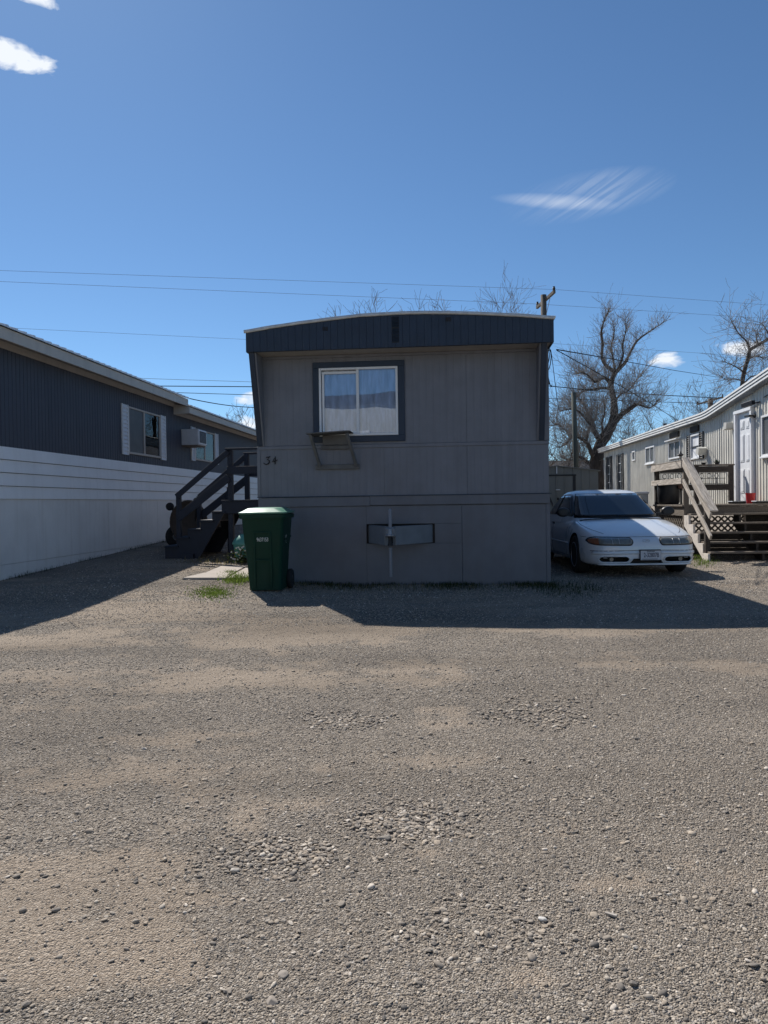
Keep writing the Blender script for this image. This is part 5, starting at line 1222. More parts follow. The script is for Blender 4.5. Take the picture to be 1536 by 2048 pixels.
    # cabin
    lev = [(0.80, 1.02, 4.25, 0.84), (0.88, 1.19, 4.08, 0.815), (0.95, 1.35, 3.92, 0.785), (1.02, 1.49, 3.76, 0.755), (1.09, 1.63, 3.62, 0.722), (1.16, 1.77, 3.47, 0.688), (1.22, 1.89, 3.34, 0.658), (1.27, 2.0, 3.22, 0.63), (1.305, 2.10, 3.12, 0.605), (1.335, 2.20, 3.02, 0.565), (1.358, 2.32, 2.93, 0.50), (1.374, 2.45, 2.84, 0.40), (1.382, 2.58, 2.74, 0.22)]
    NE = 4.2; nn = 72
    def at(z):
        zs = [l[0] for l in lev]; return [float(np.interp(z, zs, [l[i] for l in lev])) for i in (1, 2, 3)]
    V, Fc = [], []
    for z, yf, yr, w_ in lev:
        yc = (yf + yr) / 2; l = (yr - yf) / 2
        for j in range(nn):
            a = 2 * math.pi * j / nn; c, s = math.cos(a), math.sin(a)
            V.append((w_ * math.copysign(abs(c) ** (2 / NE), c), yc + l * math.copysign(abs(s) ** (2 / NE), s), z))
    for i in range(len(lev) - 1):
        for j in range(nn): q = (j + 1) % nn; Fc.append((i * nn + j, i * nn + q, (i + 1) * nn + q, (i + 1) * nn + j))
    Fc.append(tuple(range((len(lev) - 1) * nn, len(lev) * nn)))
    me = fixn(mesh('cabin', V, Fc, paint, True)); link('cabin', me, C)
    def front(z, f, off):
        yf, yr, w_ = at(z); l = (yr - yf) / 2; return Vector((f * w_, (yf + yr) / 2 - l * (1 - abs(f) ** NE) ** (1 / NE), z)) + Vector((0, -0.45, 0.89)) * off
    def sidep(sx, z, y, off):
        yf, yr, w_ = at(z); l = (yr - yf) / 2; g = max(-0.999, min(0.999, (y - (yf + yr) / 2) / l)); return Vector((sx * w_ * (1 - abs(g) ** NE) ** (1 / NE), y, z)) + Vector((sx * 0.92, 0, 0.38)) * off
    def gridp(name, fn, nu, nv, m, parent=C):
        V = [fn(i / nu, j / nv) for j in range(nv + 1) for i in range(nu + 1)]; Fc = [(j * (nu + 1) + i, j * (nu + 1) + i + 1, (j + 1) * (nu + 1) + i + 1, (j + 1) * (nu + 1) + i) for j in range(nv) for i in range(nu)]
        o = link(name, mesh(name, V, Fc, m, True), parent); md = o.modifiers.new('s', 'SOLIDIFY'); md.thickness = 0.003; md.offset = 0; return o
    gridp('window_surround', lambda u, v: front(0.885 + 0.42 * v, -0.905 + 1.81 * u, 0.003), 24, 10, M['black_plastic'])
    gridp('windshield', lambda u, v: front(0.90 + 0.395 * v, -0.885 + 1.77 * u, 0.008), 24, 10, M['car_glass'])
    gridp('rear_window', lambda u, v: Vector((lambda p: (p[0], p[1], p[2]))((lambda z, f: (f * at(z)[2], (at(z)[0] + at(z)[1]) / 2 + (at(z)[1] - at(z)[0]) / 2 * (1 - abs(f) ** NE) ** (1 / NE) + 0.006, z + 0.004))(0.99 + 0.30 * v, -0.85 + 1.7 * u))), 20, 8, M['car_glass'])
    for sx in (-1, 1):
        # the side glass follows the raked pillars
        def sg(y0b, y0t, y1b, y1t, off):
            return lambda u, v: (lambda z: sidep(sx, z, (y0b + (y0t - y0b) * v) * (1 - u) + (y1b + (y1t - y1b) * v) * u, off))(0.935 + 0.335 * v)
        gridp('window_surround', sg(1.56, 2.16, 3.62, 3.10, 0.003), 20, 8, M['black_plastic'])
        gridp('side_window', sg(1.66, 2.22, 2.58, 2.56, 0.007), 12, 8, M['car_glass']); gridp('side_window', sg(2.66, 2.63, 3.50, 3.04, 0.007), 12, 8, M['car_glass'])
        # mirrors
        mr_ = empty('mirror'); mr_.parent = C
        bm = bmesh.new(); bmesh.ops.create_icosphere(bm, subdivisions=3, radius=1.0)
        for v in bm.verts:
            v.co = Vector((v.co.x * 0.115, max(-0.6, v.co.y) * 0.085, v.co.z * 0.082)); 
            if v.co.y > 0.05: v.co.y = 0.05
        me = bpy.data.meshes.new('mirror_shell'); bm.to_mesh(me); bm.free(); me.polygons.foreach_set('use_smooth', [True] * len(me.polygons)); link('mirror_shell', me, mr_, (sx * 0.90, 1.60, 0.985), m=M['black_plastic'])
        beam('mirror_arm', mr_, (sx * 0.82, 1.62, 0.945), (sx * 0.70, 1.66, 0.93), 0.06, 0.05, M['black_plastic'])
    # shut lines
    def seam(pts, r=0.0035): return tube('panel_gap', C, [p + Vector((0, -0.001, 0.001)) for p in pts if p is not None], r, M['seam'], 5)
    pts = [hf(x, 0.620 - 0.03 * abs(x) ** 3) for x in np.linspace(-0.60, 0.60, 41)]; seam(pts)
    for sx in (-1, 1):
        seam([ht(sx * x, y) for x, y in zip(np.interp(np.linspace(0, 1, 60), [0, .1, .25, .45, .7, 1], [.58, .635, .69, .735, .755, .745]), np.linspace(0.27, 1.28, 60))], 0.003)
        seam([hs(sx, 1.50, z) for z in np.linspace(0.24, 0.86, 10)]); seam([hs(sx, 2.60, z) for z in np.linspace(0.24, 0.90, 10)]); seam([hs(sx, y, 0.262) for y in np.linspace(1.35, 3.25, 12)], 0.003)
        tube('side_moulding', C, [hs(sx, y, 0.47) + Vector((sx * 0.002, 0, 0)) for y in np.linspace(1.36, 3.28, 14)], 0.014, paint, 6)
        seam([hs(sx, y, 0.615) for y in np.linspace(0.42, 0.62, 5)], 0.003)
        box('door_handle', C, (sx * 0.885 - 0.012, 2.40, 0.765), (sx * 0.885 + 0.012, 2.54, 0.80), M['black_plastic'], 0.01)
    # bumper crease
    tube('bumper_crease', C, [hf(x, 0.425 - 0.02 * abs(x)) + Vector((0, 0.004, 0)) for x in np.linspace(-0.79, 0.79, 41)], 0.007, M['seam'], 5)
    tube('bumper_bar', C, [hf(x, 0.385 - 0.01 * abs(x)) + Vector((0, 0.012, 0)) for x in np.linspace(-0.77, 0.77, 41)], 0.028, paint, 8)
    tube('front_lip', C, [hf(x, 0.25) + Vector((0, 0.02, -0.045)) for x in np.linspace(-0.70, 0.70, 31)], 0.016, paint, 6)
    # lamps: conforming patches
    def lamp_patch(name, sx, x0, x1, z0, z1, off, m, parent, u0=0.0, u1=1.0):
        def fn(u, v):
            uu = u0 + (u1 - u0) * u; e = 1.0
            if uu < 0.10: e = math.sqrt(max(0, 1 - ((0.10 - uu) / 0.10) ** 2)) * 0.75 + 0.25 if uu > 0 else 0.30
            if uu > 0.82: e = min(e, math.sqrt(max(0.0, 1 - ((uu - 0.82) / 0.18) ** 2)) * 0.85 + 0.12)
            zc = z0 + (z1 - z0) * (0.5 + 0.06 * uu); z = zc + (v - 0.5) * (z1 - z0) * e
            p = hf(sx * (x0 + (x1 - x0) * uu), z); n_ = norm(p); return p + n_ * off
        return gridp(name, fn, 26, 6, m, parent)
    for sx in (-1, 1):
        Hd = empty('headlight'); Hd.parent = C
        lamp_patch('lamp_gasket', sx, 0.198, 0.822, 0.488, 0.619, 0.003, M['seam'], Hd); lamp_patch('lens', sx, 0.215, 0.805, 0.503, 0.604, 0.007, M['lens'], Hd, 0.0, 0.80); lamp_patch('turn_signal', sx, 0.215, 0.805, 0.503, 0.604, 0.007, M['amber'], Hd, 0.802, 1.0)
        for uu in (0.34, 0.52): tube('reflector_edge', Hd, [hf(sx * (0.215 + 0.56 * uu), z) + Vector((0, -0.010, 0)) for z in np.linspace(0.513, 0.596, 5)], 0.004, M['alloy'], 5)
        lathe('fog_lamp', C, [(0.03, 0), (0.034, 0.012), (0.028, 0.02)], M['lens'], 16, (sx * 0.52, hf(sx * 0.52, 0.285).y + 0.05, 0.283), (math.pi / 2, 0, 0))
        box('lamp_mark', C, (sx * 0.61 - 0.03, hf(sx * 0.62, 0.29).y + 0.012, 0.30), (sx * 0.61 + 0.03, hf(sx * 0.62, 0.29).y + 0.03, 0.31), M['alloy'], 0.003)
    # emblem: oval ring with a rising stroke
    ye = hf(0, 0.562).y - 0.004
    Em = empty('emblem'); Em.parent = C
    tube('emblem_ring', Em, [Vector((0.052 * math.cos(a), hf(0, 0.562 + 0.02 * math.sin(a)).y - 0.002, 0.562 + 0.020 * math.sin(a))) for a in np.linspace(0, 6.28, 25)], 0.0035, M['alloy'], 6); tube('emblem_stroke', Em, [Vector((x, ye, 0.562 + 0.014 * math.sin(x * 34))) for x in np.linspace(-0.045, 0.05, 9)], 0.004, M['alloy'], 5)
    # licence plate
    Pl = empty('license_plate'); Pl.parent = C; yp = hf(0.0, 0.38).y - 0.05; px_, pz = 0.04, 0.352
    box('plate_sheet', Pl, (px_ - 0.152, yp, pz - 0.076), (px_ + 0.152, yp + 0.003, pz + 0.076), M['plate'], 0.001); box('plate_holder', Pl, (px_ - 0.156, yp + 0.0035, pz - 0.078), (px_ + 0.156, yp + 0.05, pz + 0.08), M['seam'], 0.003); box('plate_bar', Pl, (px_ - 0.152, yp - 0.004, pz + 0.066), (px_ + 0.152, yp - 0.0005, pz + 0.0775), M['seam'], 0.001)
    text('plate_number', Pl, '2-32807B', 0.098, M['plate_ink'], (px_ + 0.008, yp - 0.002, pz - 0.004), (math.pi / 2, 0, 0), 0.001, 0.60, bold=0.0005); text('plate_state', Pl, 'MONTANA', 0.026, M['plate_ink'], (px_ + 0.0, yp - 0.002, pz + 0.052), (math.pi / 2, 0, 0), 0.001, 0.9)
    box('plate_stripe', Pl, (px_ - 0.13, yp - 0.002, pz - 0.066), (px_ + 0.10, yp - 0.0005, pz - 0.058), M['plate_ink'], 0)
    # wipers and cowl
    gridp('cowl', lambda u, v: Vector((lambda x, y: (x, y, (ht(x, y).z if ht(x, y) else 0.9) + 0.006))(-0.70 + 1.40 * u, 1.13 + 0.12 * (abs(-1 + 2 * u) ** 2) * 0.6 + 0.10 * v)), 24, 3, M['black_plastic'])
    for x0, x1 in ((-0.62, -0.08), (-0.05, 0.52)):
        tube('wiper', C, [front(0.905 + 0.012 * i / 6, (x0 + (x1 - x0) * i / 6) / 0.82, 0.02) for i in range(7)], 0.009, M['black_plastic'], 6)
    # inside: a hint of mirror, wheel and dash just behind the glass would be hidden; the rear-view mirror sits on the glass
    # wheels
    for sx in (-1, 1):
        for ya in (0.95, 3.67):
            w_ = empty('wheel'); w_.parent = C; w_.location = (sx * 0.775, ya, 0.305); w_.rotation_euler = (0, 0, 0.0)
            lathe('tyre', w_, [(0.20, -0.10), (0.285, -0.105), (0.305, -0.085), (0.309, -0.04), (0.309, 0.04), (0.305, 0.085), (0.285, 0.105), (0.20, 0.10)], M['rubber'], 40, rot=(0, math.pi / 2, 0)); lathe('rim', w_, [(0.20, -0.098 * sx), (0.195, 0.085 * sx), (0.205, 0.10 * sx), (0.19, 0.104 * sx), (0.18, 0.07 * sx), (0.04, 0.085 * sx)], M['alloy'], 32, rot=(0, math.pi / 2, 0))
            for k in range(5):
                a = k * 1.2566; beam('spoke', w_, (sx * 0.088, 0.03 * math.cos(a), 0.03 * math.sin(a)), (sx * 0.088, 0.19 * math.cos(a), 0.19 * math.sin(a)), 0.02, 0.045, M['alloy'], upv=(0, -math.sin(a), math.cos(a)))
    box('underbody', C, (-0.60, 0.15, 0.17), (0.60, 4.5, 0.26), M['dark'], 0.02)
    return C
car()
# ================================================================== TREES
def limb_pts(pxs, Y, dy=0.0, jit=0.0):
    out = []
    for i, q in enumerate(pxs):
        yy = Y + dy * i / max(1, len(pxs) - 1) + (rnd.uniform(-jit, jit) if i else 0); out.append(aty(q[0], q[1], yy))
    return out
def smoothline(P, R, k=3):
    """Catmull-Rom through the points"""
    Q, S = [], []
    for i in range(len(P) - 1):
        p0 = P[max(0, i - 1)]; p1 = P[i]; p2 = P[i + 1]; p3 = P[min(len(P) - 1, i + 2)]
        for j in range(k):
            t = j / k; Q.append(0.5 * ((2 * p1) + (p2 - p0) * t + (2 * p0 - 5 * p1 + 4 * p2 - p3) * t * t + (3 * p1 - p0 - 3 * p2 + p3) * t ** 3)); S.append(R[i] * (1 - t) + R[i + 1] * t)
    Q.append(P[-1]); S.append(R[-1]); return Q, S
def twig(V, Fc, p, d, L, r, lvl, bend=0.25, upb=0.15, minr=0.005, n=3, seg=5, kids=(3, 6)):
    pts = [p.copy()]; rr = [r]; dd = d.copy()
    for i in range(seg):
        dd = (dd + Vector((rnd.gauss(0, bend), rnd.gauss(0, bend), rnd.gauss(0, bend) + upb)) * 0.45).normalized(); p = p + dd * (L / seg); pts.append(p.copy()); rr.append(max(minr, r * (1 - 0.75 * (i + 1) / seg)))
    add_tube(V, Fc, pts, rr, n, False)
    if lvl > 0:
        for _ in range(rnd.randint(*kids)):
            i = rnd.randint(1, seg); a = pts[i] - pts[i - 1]; a.normalize()
            s = Vector((rnd.gauss(0, 1), rnd.gauss(0, 1), rnd.gauss(0, 0.8) + 0.2)); s = (s - a * s.dot(a)); s.normalize()
            twig(V, Fc, pts[i], (a * 0.75 + s * rnd.uniform(0.5, 0.95)).normalized(), L * rnd.uniform(0.35, 0.62), max(minr, rr[i] * 0.62), lvl - 1, bend, upb, minr, n, max(3, seg - 1), kids)
def big_tree():
    Y = 33.5
    pc = F / Y   # px per metre
    T = empty('bare_tree', aty(1196, 975, Y) * 1.0, 0, 'large gnarled bare tree with a thick trunk beside the shed and pale home', 'tree'); base = aty(1196, 975, Y); base.z = 0; T.location = base
    limbs = [
        ([(1197, 1004), (1195, 955), (1193, 925), (1200, 892), (1213, 868), (1227, 842), (1228, 803), (1222, 768), (1232, 742)], [24, 21, 20, 19, 17, 14, 10, 8, 6.5], 0.0),
        ([(1232, 744), (1214, 733), (1204, 715), (1205, 690), (1203, 662), (1209, 640), (1218, 621)], [6, 5, 4.5, 4, 3, 2, 1], -1.2),
        ([(1232, 744), (1250, 725), (1263, 700), (1276, 680), (1302, 661), (1330, 643)], [6, 4.8, 4, 3.2, 2.2, 0.9], 1.4),
        ([(1230, 742), (1226, 716), (1222, 695), (1228, 668), (1226, 645)], [4, 3, 2.5, 1.8, 0.8], 0.6),
        ([(1236, 738), (1246, 712), (1245, 690), (1252, 660), (1250, 640)], [3.5, 3, 2.4, 1.6, 0.8], -1.0),
        ([(1222, 772), (1213, 758), (1202, 758), (1190, 764), (1178, 752), (1166, 746), (1152, 748)], [5.5, 4.5, 4, 3.2, 2.6, 2, 1], -1.5),
        ([(1221, 778), (1206, 776), (1188, 779), (1170, 781), (1152, 794), (1140, 812)], [5, 4.2, 3.6, 3, 2.2, 1], 1.4),
        ([(1232, 842), (1240, 832), (1252, 823), (1264, 815), (1273, 808)], [9, 8, 7, 6.5, 5.5], -0.6),
        ([(1272, 808), (1285, 812), (1300, 816), (1312, 806)], [3.5, 2.2, 1.5, 0.7], -0.8),
        ([(1205, 888), (1192, 868), (1184, 850), (1176, 828), (1166, 806), (1152, 790)], [10, 8, 6.5, 5, 3.5, 1.5], 1.6),
        ([(1184, 852), (1172, 838), (1156, 822), (1140, 818), (1122, 822)], [4.5, 3.8, 3, 2.2, 1], -1.4),
        ([(1190, 925), (1181, 900), (1172, 884), (1160, 876), (1146, 872), (1134, 886), (1118, 896)], [8, 6.5, 5.5, 4.5, 3.4, 2.4, 1], -1.6),
        ([(1191, 935), (1176, 926), (1160, 914), (1146, 920), (1128, 918)], [6, 5, 4, 2.6, 1], 1.2),
        ([(1173, 884), (1176, 864), (1184, 848), (1192, 832), (1196, 806)], [4.5, 4, 3.2, 2.4, 1], 0.9),
        ([(1146, 872), (1132, 862), (1118, 850), (1104, 852)], [3, 2.4, 1.8, 0.8], 0.9),
        ([(1228, 805), (1240, 790), (1256, 782), (1270, 764), (1282, 750)], [4, 3, 2.2, 1.6, 0.7], 1.2),
        ([(1200, 892), (1206, 870), (1204, 846), (1210, 822), (1206, 800)], [5, 4, 3, 2, 1], -1.6),
    ]
    V, Fc, V2, F2 = [], [], [], []
    for k, (px, r, dy) in enumerate(limbs):
        if k == 0: P = [aty(q[0], q[1], Y) for q in px]
        else: P = limb_pts(px, Y, dy, 0.1)
        P = [p - base for p in P]; R = [max(0.010, q * 0.5 * 1.15 / pc * 1.15) if k else q * 0.5 * 1.08 / pc * 1.2 for q in r]
        Q, S = smoothline(P, R, 4)
        S = [s * (1 + 0.13 * noise.noise(q * 3.0)) for s, q in zip(S, Q)]
        add_tube(V, Fc, Q, S, 9 if k in (0, 7, 9, 11) else 6)
        # water sprouts and spurs along every limb
        for i in range(2, len(Q)):
            a = (Q[i] - Q[i - 1]).normalized(); hgt = i / len(Q)
            m = 7 if k else (0 if i < 16 else 4)
            if k in (1, 2, 3, 4): m = 5
            for _ in range(m):
                s = Vector((rnd.gauss(0, 1), rnd.gauss(0, 1), rnd.gauss(0.25, 0.7))).normalized(); low = k in (5, 6, 9, 10, 11, 12, 13, 14, 16)
                L = rnd.uniform(0.35, 1.25) * (0.75 if k in (1, 2, 3, 4) else 1.15); twig(V2, F2, Q[i], (s + a * 0.35 + Vector((-0.25 if low else 0, 0, 0.30))).normalized(), L, 0.0105, 1, 0.30, 0.26, 0.0048, 3, 4, (2, 4))
    link('trunk', mesh('trunk', V, Fc, M['bark'], True), T); link('crown', mesh('crown', V2, F2, M['twig']), T)
big_tree()
def plain_tree(px, pybase_hidden, pytop, Y, label, seed, spread=0.55, main=3, rootpx=None, lean=0.0, r0=0.16, lvl=3, m='twig_far', trunk_h=0.35, dens=(3, 5), minr=0.009):
    global rnd
    keep = rnd; rnd = random.Random(seed)
    top = aty(px, pytop, Y); H = top.z
    T = empty('bare_tree', Vector((top.x, top.y, gh(top.x, top.y))), 0, label, 'tree', 'bare trees behind the homes')
    V, Fc, V2, F2 = [], [], [], []
    th = H * trunk_h; P = [Vector((0, 0, 0)), Vector((lean * th * 0.4, 0, th * 0.5)), Vector((lean * th, 0.1, th))]
    Q, S = smoothline(P, [r0, r0 * 0.8, r0 * 0.7], 4); add_tube(V, Fc, Q, S, 8)
    for k in range(main):
        a = k * 6.28 / main + rnd.uniform(-.4, .4); d = Vector((math.cos(a) * spread, math.sin(a) * spread, 1)).normalized()
        if k == 0: d = Vector((rnd.uniform(-.12, .12), 0.05, 1)).normalized()
        p = Q[-1].copy(); pts = [p.copy()]; L = (H - th) * rnd.uniform(0.72, 0.95) if k else (H - th) * 0.9; rr = [r0 * 0.6]
        dd = d
        for i in range(8):
            dd = (dd + Vector((rnd.gauss(0, .16), rnd.gauss(0, .16), 0.12))).normalized(); p = p + dd * L / 8; pts.append(p.copy()); rr.append(max(minr * 1.3, r0 * 0.6 * (1 - (i + 1) / 8.6)))
        add_tube(V, Fc, pts, rr, 6)
        for i in range(1, 9):
            a_ = (pts[i] - pts[i - 1]).normalized()
            for _ in range(rnd.randint(2, 4)):
                s = Vector((rnd.gauss(0, 1), rnd.gauss(0, 1), rnd.gauss(0.2, 0.5))).normalized(); twig(V2, F2, pts[i], (a_ * 0.6 + s * 0.9).normalized(), L * rnd.uniform(0.16, 0.36), max(minr, rr[i] * 0.55), lvl - 1, 0.25, 0.2, minr, 3, 5, dens)
    link('trunk', mesh('trunk', V, Fc, M['bark'], True), T); link('crown', mesh('crown', V2, F2, M[m]), T)
    rnd = keep
def traced_tree(Y, bpx, limbs, label):
    pc = F / Y; base = aty(bpx[0], bpx[1], Y); base.z = 0
    T = empty('bare_tree', base, 0, label, 'tree', 'bare trees behind the homes'); V, Fc, V2, F2 = [], [], [], []
    for k, (px, r, dy) in enumerate(limbs):
        P = [p - base for p in limb_pts(px, Y, dy, 0.08 if k else 0.0)]; Q, S = smoothline(P, [max(0.009, q * 0.55 / pc) for q in r], 4); add_tube(V, Fc, Q, S, 8 if k == 0 else 5)
        for i in range(2 if k else 11, len(Q)):
            a = (Q[i] - Q[i - 1]).normalized()
            for _ in range(3 if k else 4):
                s_ = Vector((rnd.gauss(0, 1), rnd.gauss(0, 1), rnd.gauss(0.1, 0.7))).normalized(); twig(V2, F2, Q[i], (s_ + a * 0.5).normalized(), rnd.uniform(0.4, 1.3), 0.011, 1, 0.22, 0.10, 0.005, 3, 4, (2, 4))
    link('trunk', mesh('trunk', V, Fc, M['bark'], True), T); link('crown', mesh('crown', V2, F2, M['twig']), T)
plain_tree(1014, 0, 582, 40, 'bare tree rising over the roof of the grey home left of the pole', 11, 0.30, 5, r0=0.14, lvl=2, trunk_h=0.55, minr=0.007, dens=(3, 6))
plain_tree(884, 0, 594, 44, 'small bare treetop showing above the middle of the grey roof', 12, 0.35, 3, r0=0.13, lvl=2, trunk_h=0.6)
plain_tree(752, 0, 600, 46, 'low bare treetop showing above the left part of the grey roof', 13, 0.7, 4, r0=0.14, lvl=2, trunk_h=0.6)
traced_tree(30.0, (1483, 1000), [
    ([(1483, 1000), (1482, 860), (1484, 780), (1488, 745), (1497, 715), (1500, 700), (1517, 690), (1540, 676), (1565, 668)], [9, 8.5, 8, 7.5, 7, 6.5, 5.5, 4.5, 3], 0.0),
    ([(1500, 702), (1494, 684), (1478, 668), (1468, 652), (1462, 640)], [4, 3, 2.4, 1.8, 0.9], -1.0), ([(1516, 691), (1513, 676), (1515, 660)], [4, 2.5, 1.2], 0.5), ([(1540, 676), (1530, 655), (1520, 645)], [3, 2, 1], 0.6),
    ([(1488, 745), (1474, 735), (1460, 728), (1446, 722)], [3, 2.2, 1.6, 0.8], -0.8), ([(1486, 762), (1470, 758), (1456, 760), (1440, 752)], [3, 2.2, 1.5, 0.8], 0.8), ([(1495, 718), (1512, 712), (1530, 716), (1545, 705)], [3, 2.4, 1.6, 0.8], 1.0), ([(1486, 770), (1500, 755), (1518, 748), (1536, 735)], [3, 2.2, 1.5, 0.8], -0.6)],
    'dark crooked bare tree behind the raised roof at the right edge')
plain_tree(1372, 0, 778, 52, 'pale bare tree behind the roof of the pale home, near the far pole', 15, 0.85, 6, r0=0.15, lvl=3, trunk_h=0.25, minr=0.008, dens=(2, 4))
plain_tree(1290, 0, 800, 58, 'distant bare tree right of the gnarled tree', 16, 0.9, 6, r0=0.15, lvl=3, trunk_h=0.2, minr=0.009, dens=(2, 4))
plain_tree(1125, 0, 800, 47, 'bare tree directly behind the leaning pole', 17, 0.9, 6, r0=0.16, lvl=2, trunk_h=0.2, minr=0.008, dens=(4, 6))
plain_tree(1168, 0, 840, 56, 'low twiggy tree far behind the gnarled trunk', 18, 1.0, 6, r0=0.16, lvl=2, trunk_h=0.15, minr=0.009, dens=(4, 6))
plain_tree(484, 0, 836, 60, 'tiny far bare tree between the dark blue roof and the grey home', 19, 0.7, 4, r0=0.12, lvl=2, trunk_h=0.3, minr=0.012)

# ================================================================== POLES AND WIRES
def pole(px, pytop, Y, r, label, m, arm=None, bot=None, lean=None):
    t = aty(px, pytop, Y); P = empty('utility_pole', Vector((t.x, t.y, 0)), 0, label, 'pole', 'utility poles')
    lx = 0.0
    if lean: b = aty(lean, 932, Y); lx = (b.x - t.x) / (t.z - b.z) * t.z
    P.location.x += lx
    tube('shaft', P, [Vector((0, 0, -0.2)), Vector((-lx * 0.5, 0, t.z * 0.5)), Vector((-lx, 0, t.z))], [r * 1.25, r * 1.1, r], M[m], 12)
    if arm:
        a, b = arm; a = a - P.location; b = b - P.location
        beam('cross_arm', P, a, b, 0.10, 0.13, M[m]); c = (a + b) / 2
        for e, q in ((a, 0.06), (b, 0.06)):
            v = (c - e).normalized(); p_ = e + v * q
            lathe('insulator', P, [(0.02, 0.06), (0.06, 0.08), (0.045, 0.12), (0.07, 0.14), (0.04, 0.2), (0.05, 0.23), (0.0, 0.25)], M['dark'], 10, p_)
        beam('brace', P, c + Vector((0, 0, -0.75)) , c * 0.45 + b * 0.55 + Vector((0, 0, -0.06)), 0.025, 0.02, M['galv'])
    return P
Yp = 32.0; ztop = 1.2 + (1000.5 - 582) / F * Yp
a0 = aty(1074, 615, 33.0); b0 = aty(1109, 583, 31.0); zz = (a0.z + b0.z) / 2; 
pole(1087, 590, Yp, 0.13, 'weathered pole with a slanting cross arm rising above the grey roof', 'pole_wood', (a0, b0))
pole(1147, 785, 26.0, 0.085, 'short leaning post without cross arm in front of the gnarled tree', 'pole_green', None, None, 1152)
a1 = aty(1394, 809, 60.5); b1 = aty(1446, 794, 57.5)
pole(1421, 797, 59.0, 0.19, 'far pole with a cross arm just above the pale roof', 'pole_wood', (a1, b1))
def wire(name, pts, r, label, m='wire', sag=0.0):
    P = []
    for (a, b) in zip(pts[:-1], pts[1:]):
        for i in range(12): t = i / 12; q = a.lerp(b, t); q.z -= sag * 4 * t * (1 - t); P.append(q)
    P.append(pts[-1]); V, Fc = [], []; add_tube(V, Fc, P, r, 4); o = link(name, mesh(name, V, Fc, M[m], True)); tag(o, label, 'wire', 'overhead wires'); return o
def hz_at(px): return 1004.9 - (px - 768) * 0.01396
def wpx(px, py, H): return aty(px, py, H * F / (hz_at(px) - py))
wire('power_line', [wpx(-500, 520, 9.2), wpx(0, 541, 9.2), wpx(1110, 579, 9.2), wpx(1536, 610, 9.2), wpx(2000, 640, 9.2)], 0.0062, 'uppermost thin wire across the whole sky', 'wire_grey')
wire('power_line', [wpx(-500, 541, 8.6), wpx(0, 563, 8.6), wpx(1075, 608, 8.6), wpx(1536, 637, 8.6), wpx(2000, 662, 8.6)], 0.0062, 'second thin wire from the top across the whole sky', 'wire_grey')
wire('power_line', [wpx(-400, 632, 8.0), wpx(0, 655, 8.0), wpx(495, 679, 8.0), wpx(1105, 687, 8.0), wpx(1460, 710, 8.0), wpx(1900, 736, 8.0)], 0.006, 'third thin wire, meeting the fascia corners of the grey home', 'wire_grey')
wire('telephone_cable', [wpx(-200, 768, 5.0), wpx(310, 772, 5.0), wpx(510, 773.5, 5.0), wpx(1100, 772, 5.0), wpx(1225, 785, 5.0), wpx(1455, 797, 5.0), wpx(1800, 815, 5.0)], 0.018, 'thick black cable crossing behind the grey home at window height', 'wire')
wire('telephone_cable', [wpx(-200, 778, 4.6), wpx(345, 785, 4.6), wpx(510, 790, 4.6), wpx(1100, 797, 4.6), wpx(1450, 808, 4.6), wpx(1800, 822, 4.6)], 0.012, 'lower black cable just below the thick one', 'wire')
wire('telephone_cable', [wpx(-200, 738, 5.4), wpx(290, 757, 5.4), wpx(510, 764, 5.4), wpx(900, 772, 5.4)], 0.008, 'thin wire just above the thick cable, left of the grey home', 'wire_grey')
wire('service_drop', [aty(379, 797, 17.9), aty(515, 815, 23.0), aty(640, 824, 29.0)], 0.011, 'black service wire from the dark blue roof toward the grey home', 'wire', 0.05)
sv = MO + W * 4.33 + U * 0.95 + Vector((0, 0, 3.22)); sv = aty(1113, 699, 13.4)
wire('service_drop', [sv, aty(1225, 718, 20), aty(1350, 741, 30), aty(1460, 758, 45)], 0.010, 'twin black wire from the right corner of the grey home to the far right', 'wire')
wire('service_drop', [sv + Vector((0, 0, -0.01)), aty(1180, 737, 17), aty(1300, 806, 22), aty(1375, 853, 25.5)], 0.009, 'black wire sloping down from the grey home to the pale roof', 'wire')
wire('service_drop', [aty(1103, 708, 13.0), aty(1108, 748, 13.3), aty(1113, 790, 13.8), aty(1118, 820, 14.4)], 0.006, 'slack black wire hanging by the right wall of the grey home', 'wire')

# ================================================================== VEGETATION
def blades(name, spots, label, m, hmin, hmax, wd=0.004):
    V, Fc = [], []
    for p in spots:
        a = rnd.uniform(0, 6.28); h = rnd.uniform(hmin, hmax); lean = rnd.uniform(0.1, 0.7) * h; d = Vector((math.cos(a), math.sin(a), 0)); s = Vector((-d.y, d.x, 0)) * wd * rnd.uniform(0.6, 1.3); k = len(V)
        V += [p - s, p + s, p + d * lean * 0.4 + Vector((0, 0, h * 0.6)) + s * 0.7, p + d * lean * 0.4 + Vector((0, 0, h * 0.6)) - s * 0.7, p + d * lean + Vector((0, 0, h))]; Fc += [(k, k + 1, k + 2, k + 3), (k + 3, k + 2, k + 4)]
    o = link(name, mesh(name, V, Fc, m)); tag(o, label, 'grass', kind='stuff'); return o
def gp(x, y, dz=0.0): return Vector((x, y, gh(x, y) + dz))
S = []
for i in range(5200):
    s = rnd.uniform(0.35, 4.3); t = -abs(rnd.gauss(0, 0.34)) - 0.01
    den = 0.35 + 0.9 * nz2(s, t, 1.6, 4) + (0.25 if s > 1.0 else -0.2)
    if rnd.random() > den or t < -0.95: continue
    p = MO + W * s + U * t; S.append(gp(p.x, p.y))
for i in range(900):
    q = gnd(rnd.gauss(1140, 42), rnd.gauss(1178, 9)); S.append(gp(q.x, q.y))
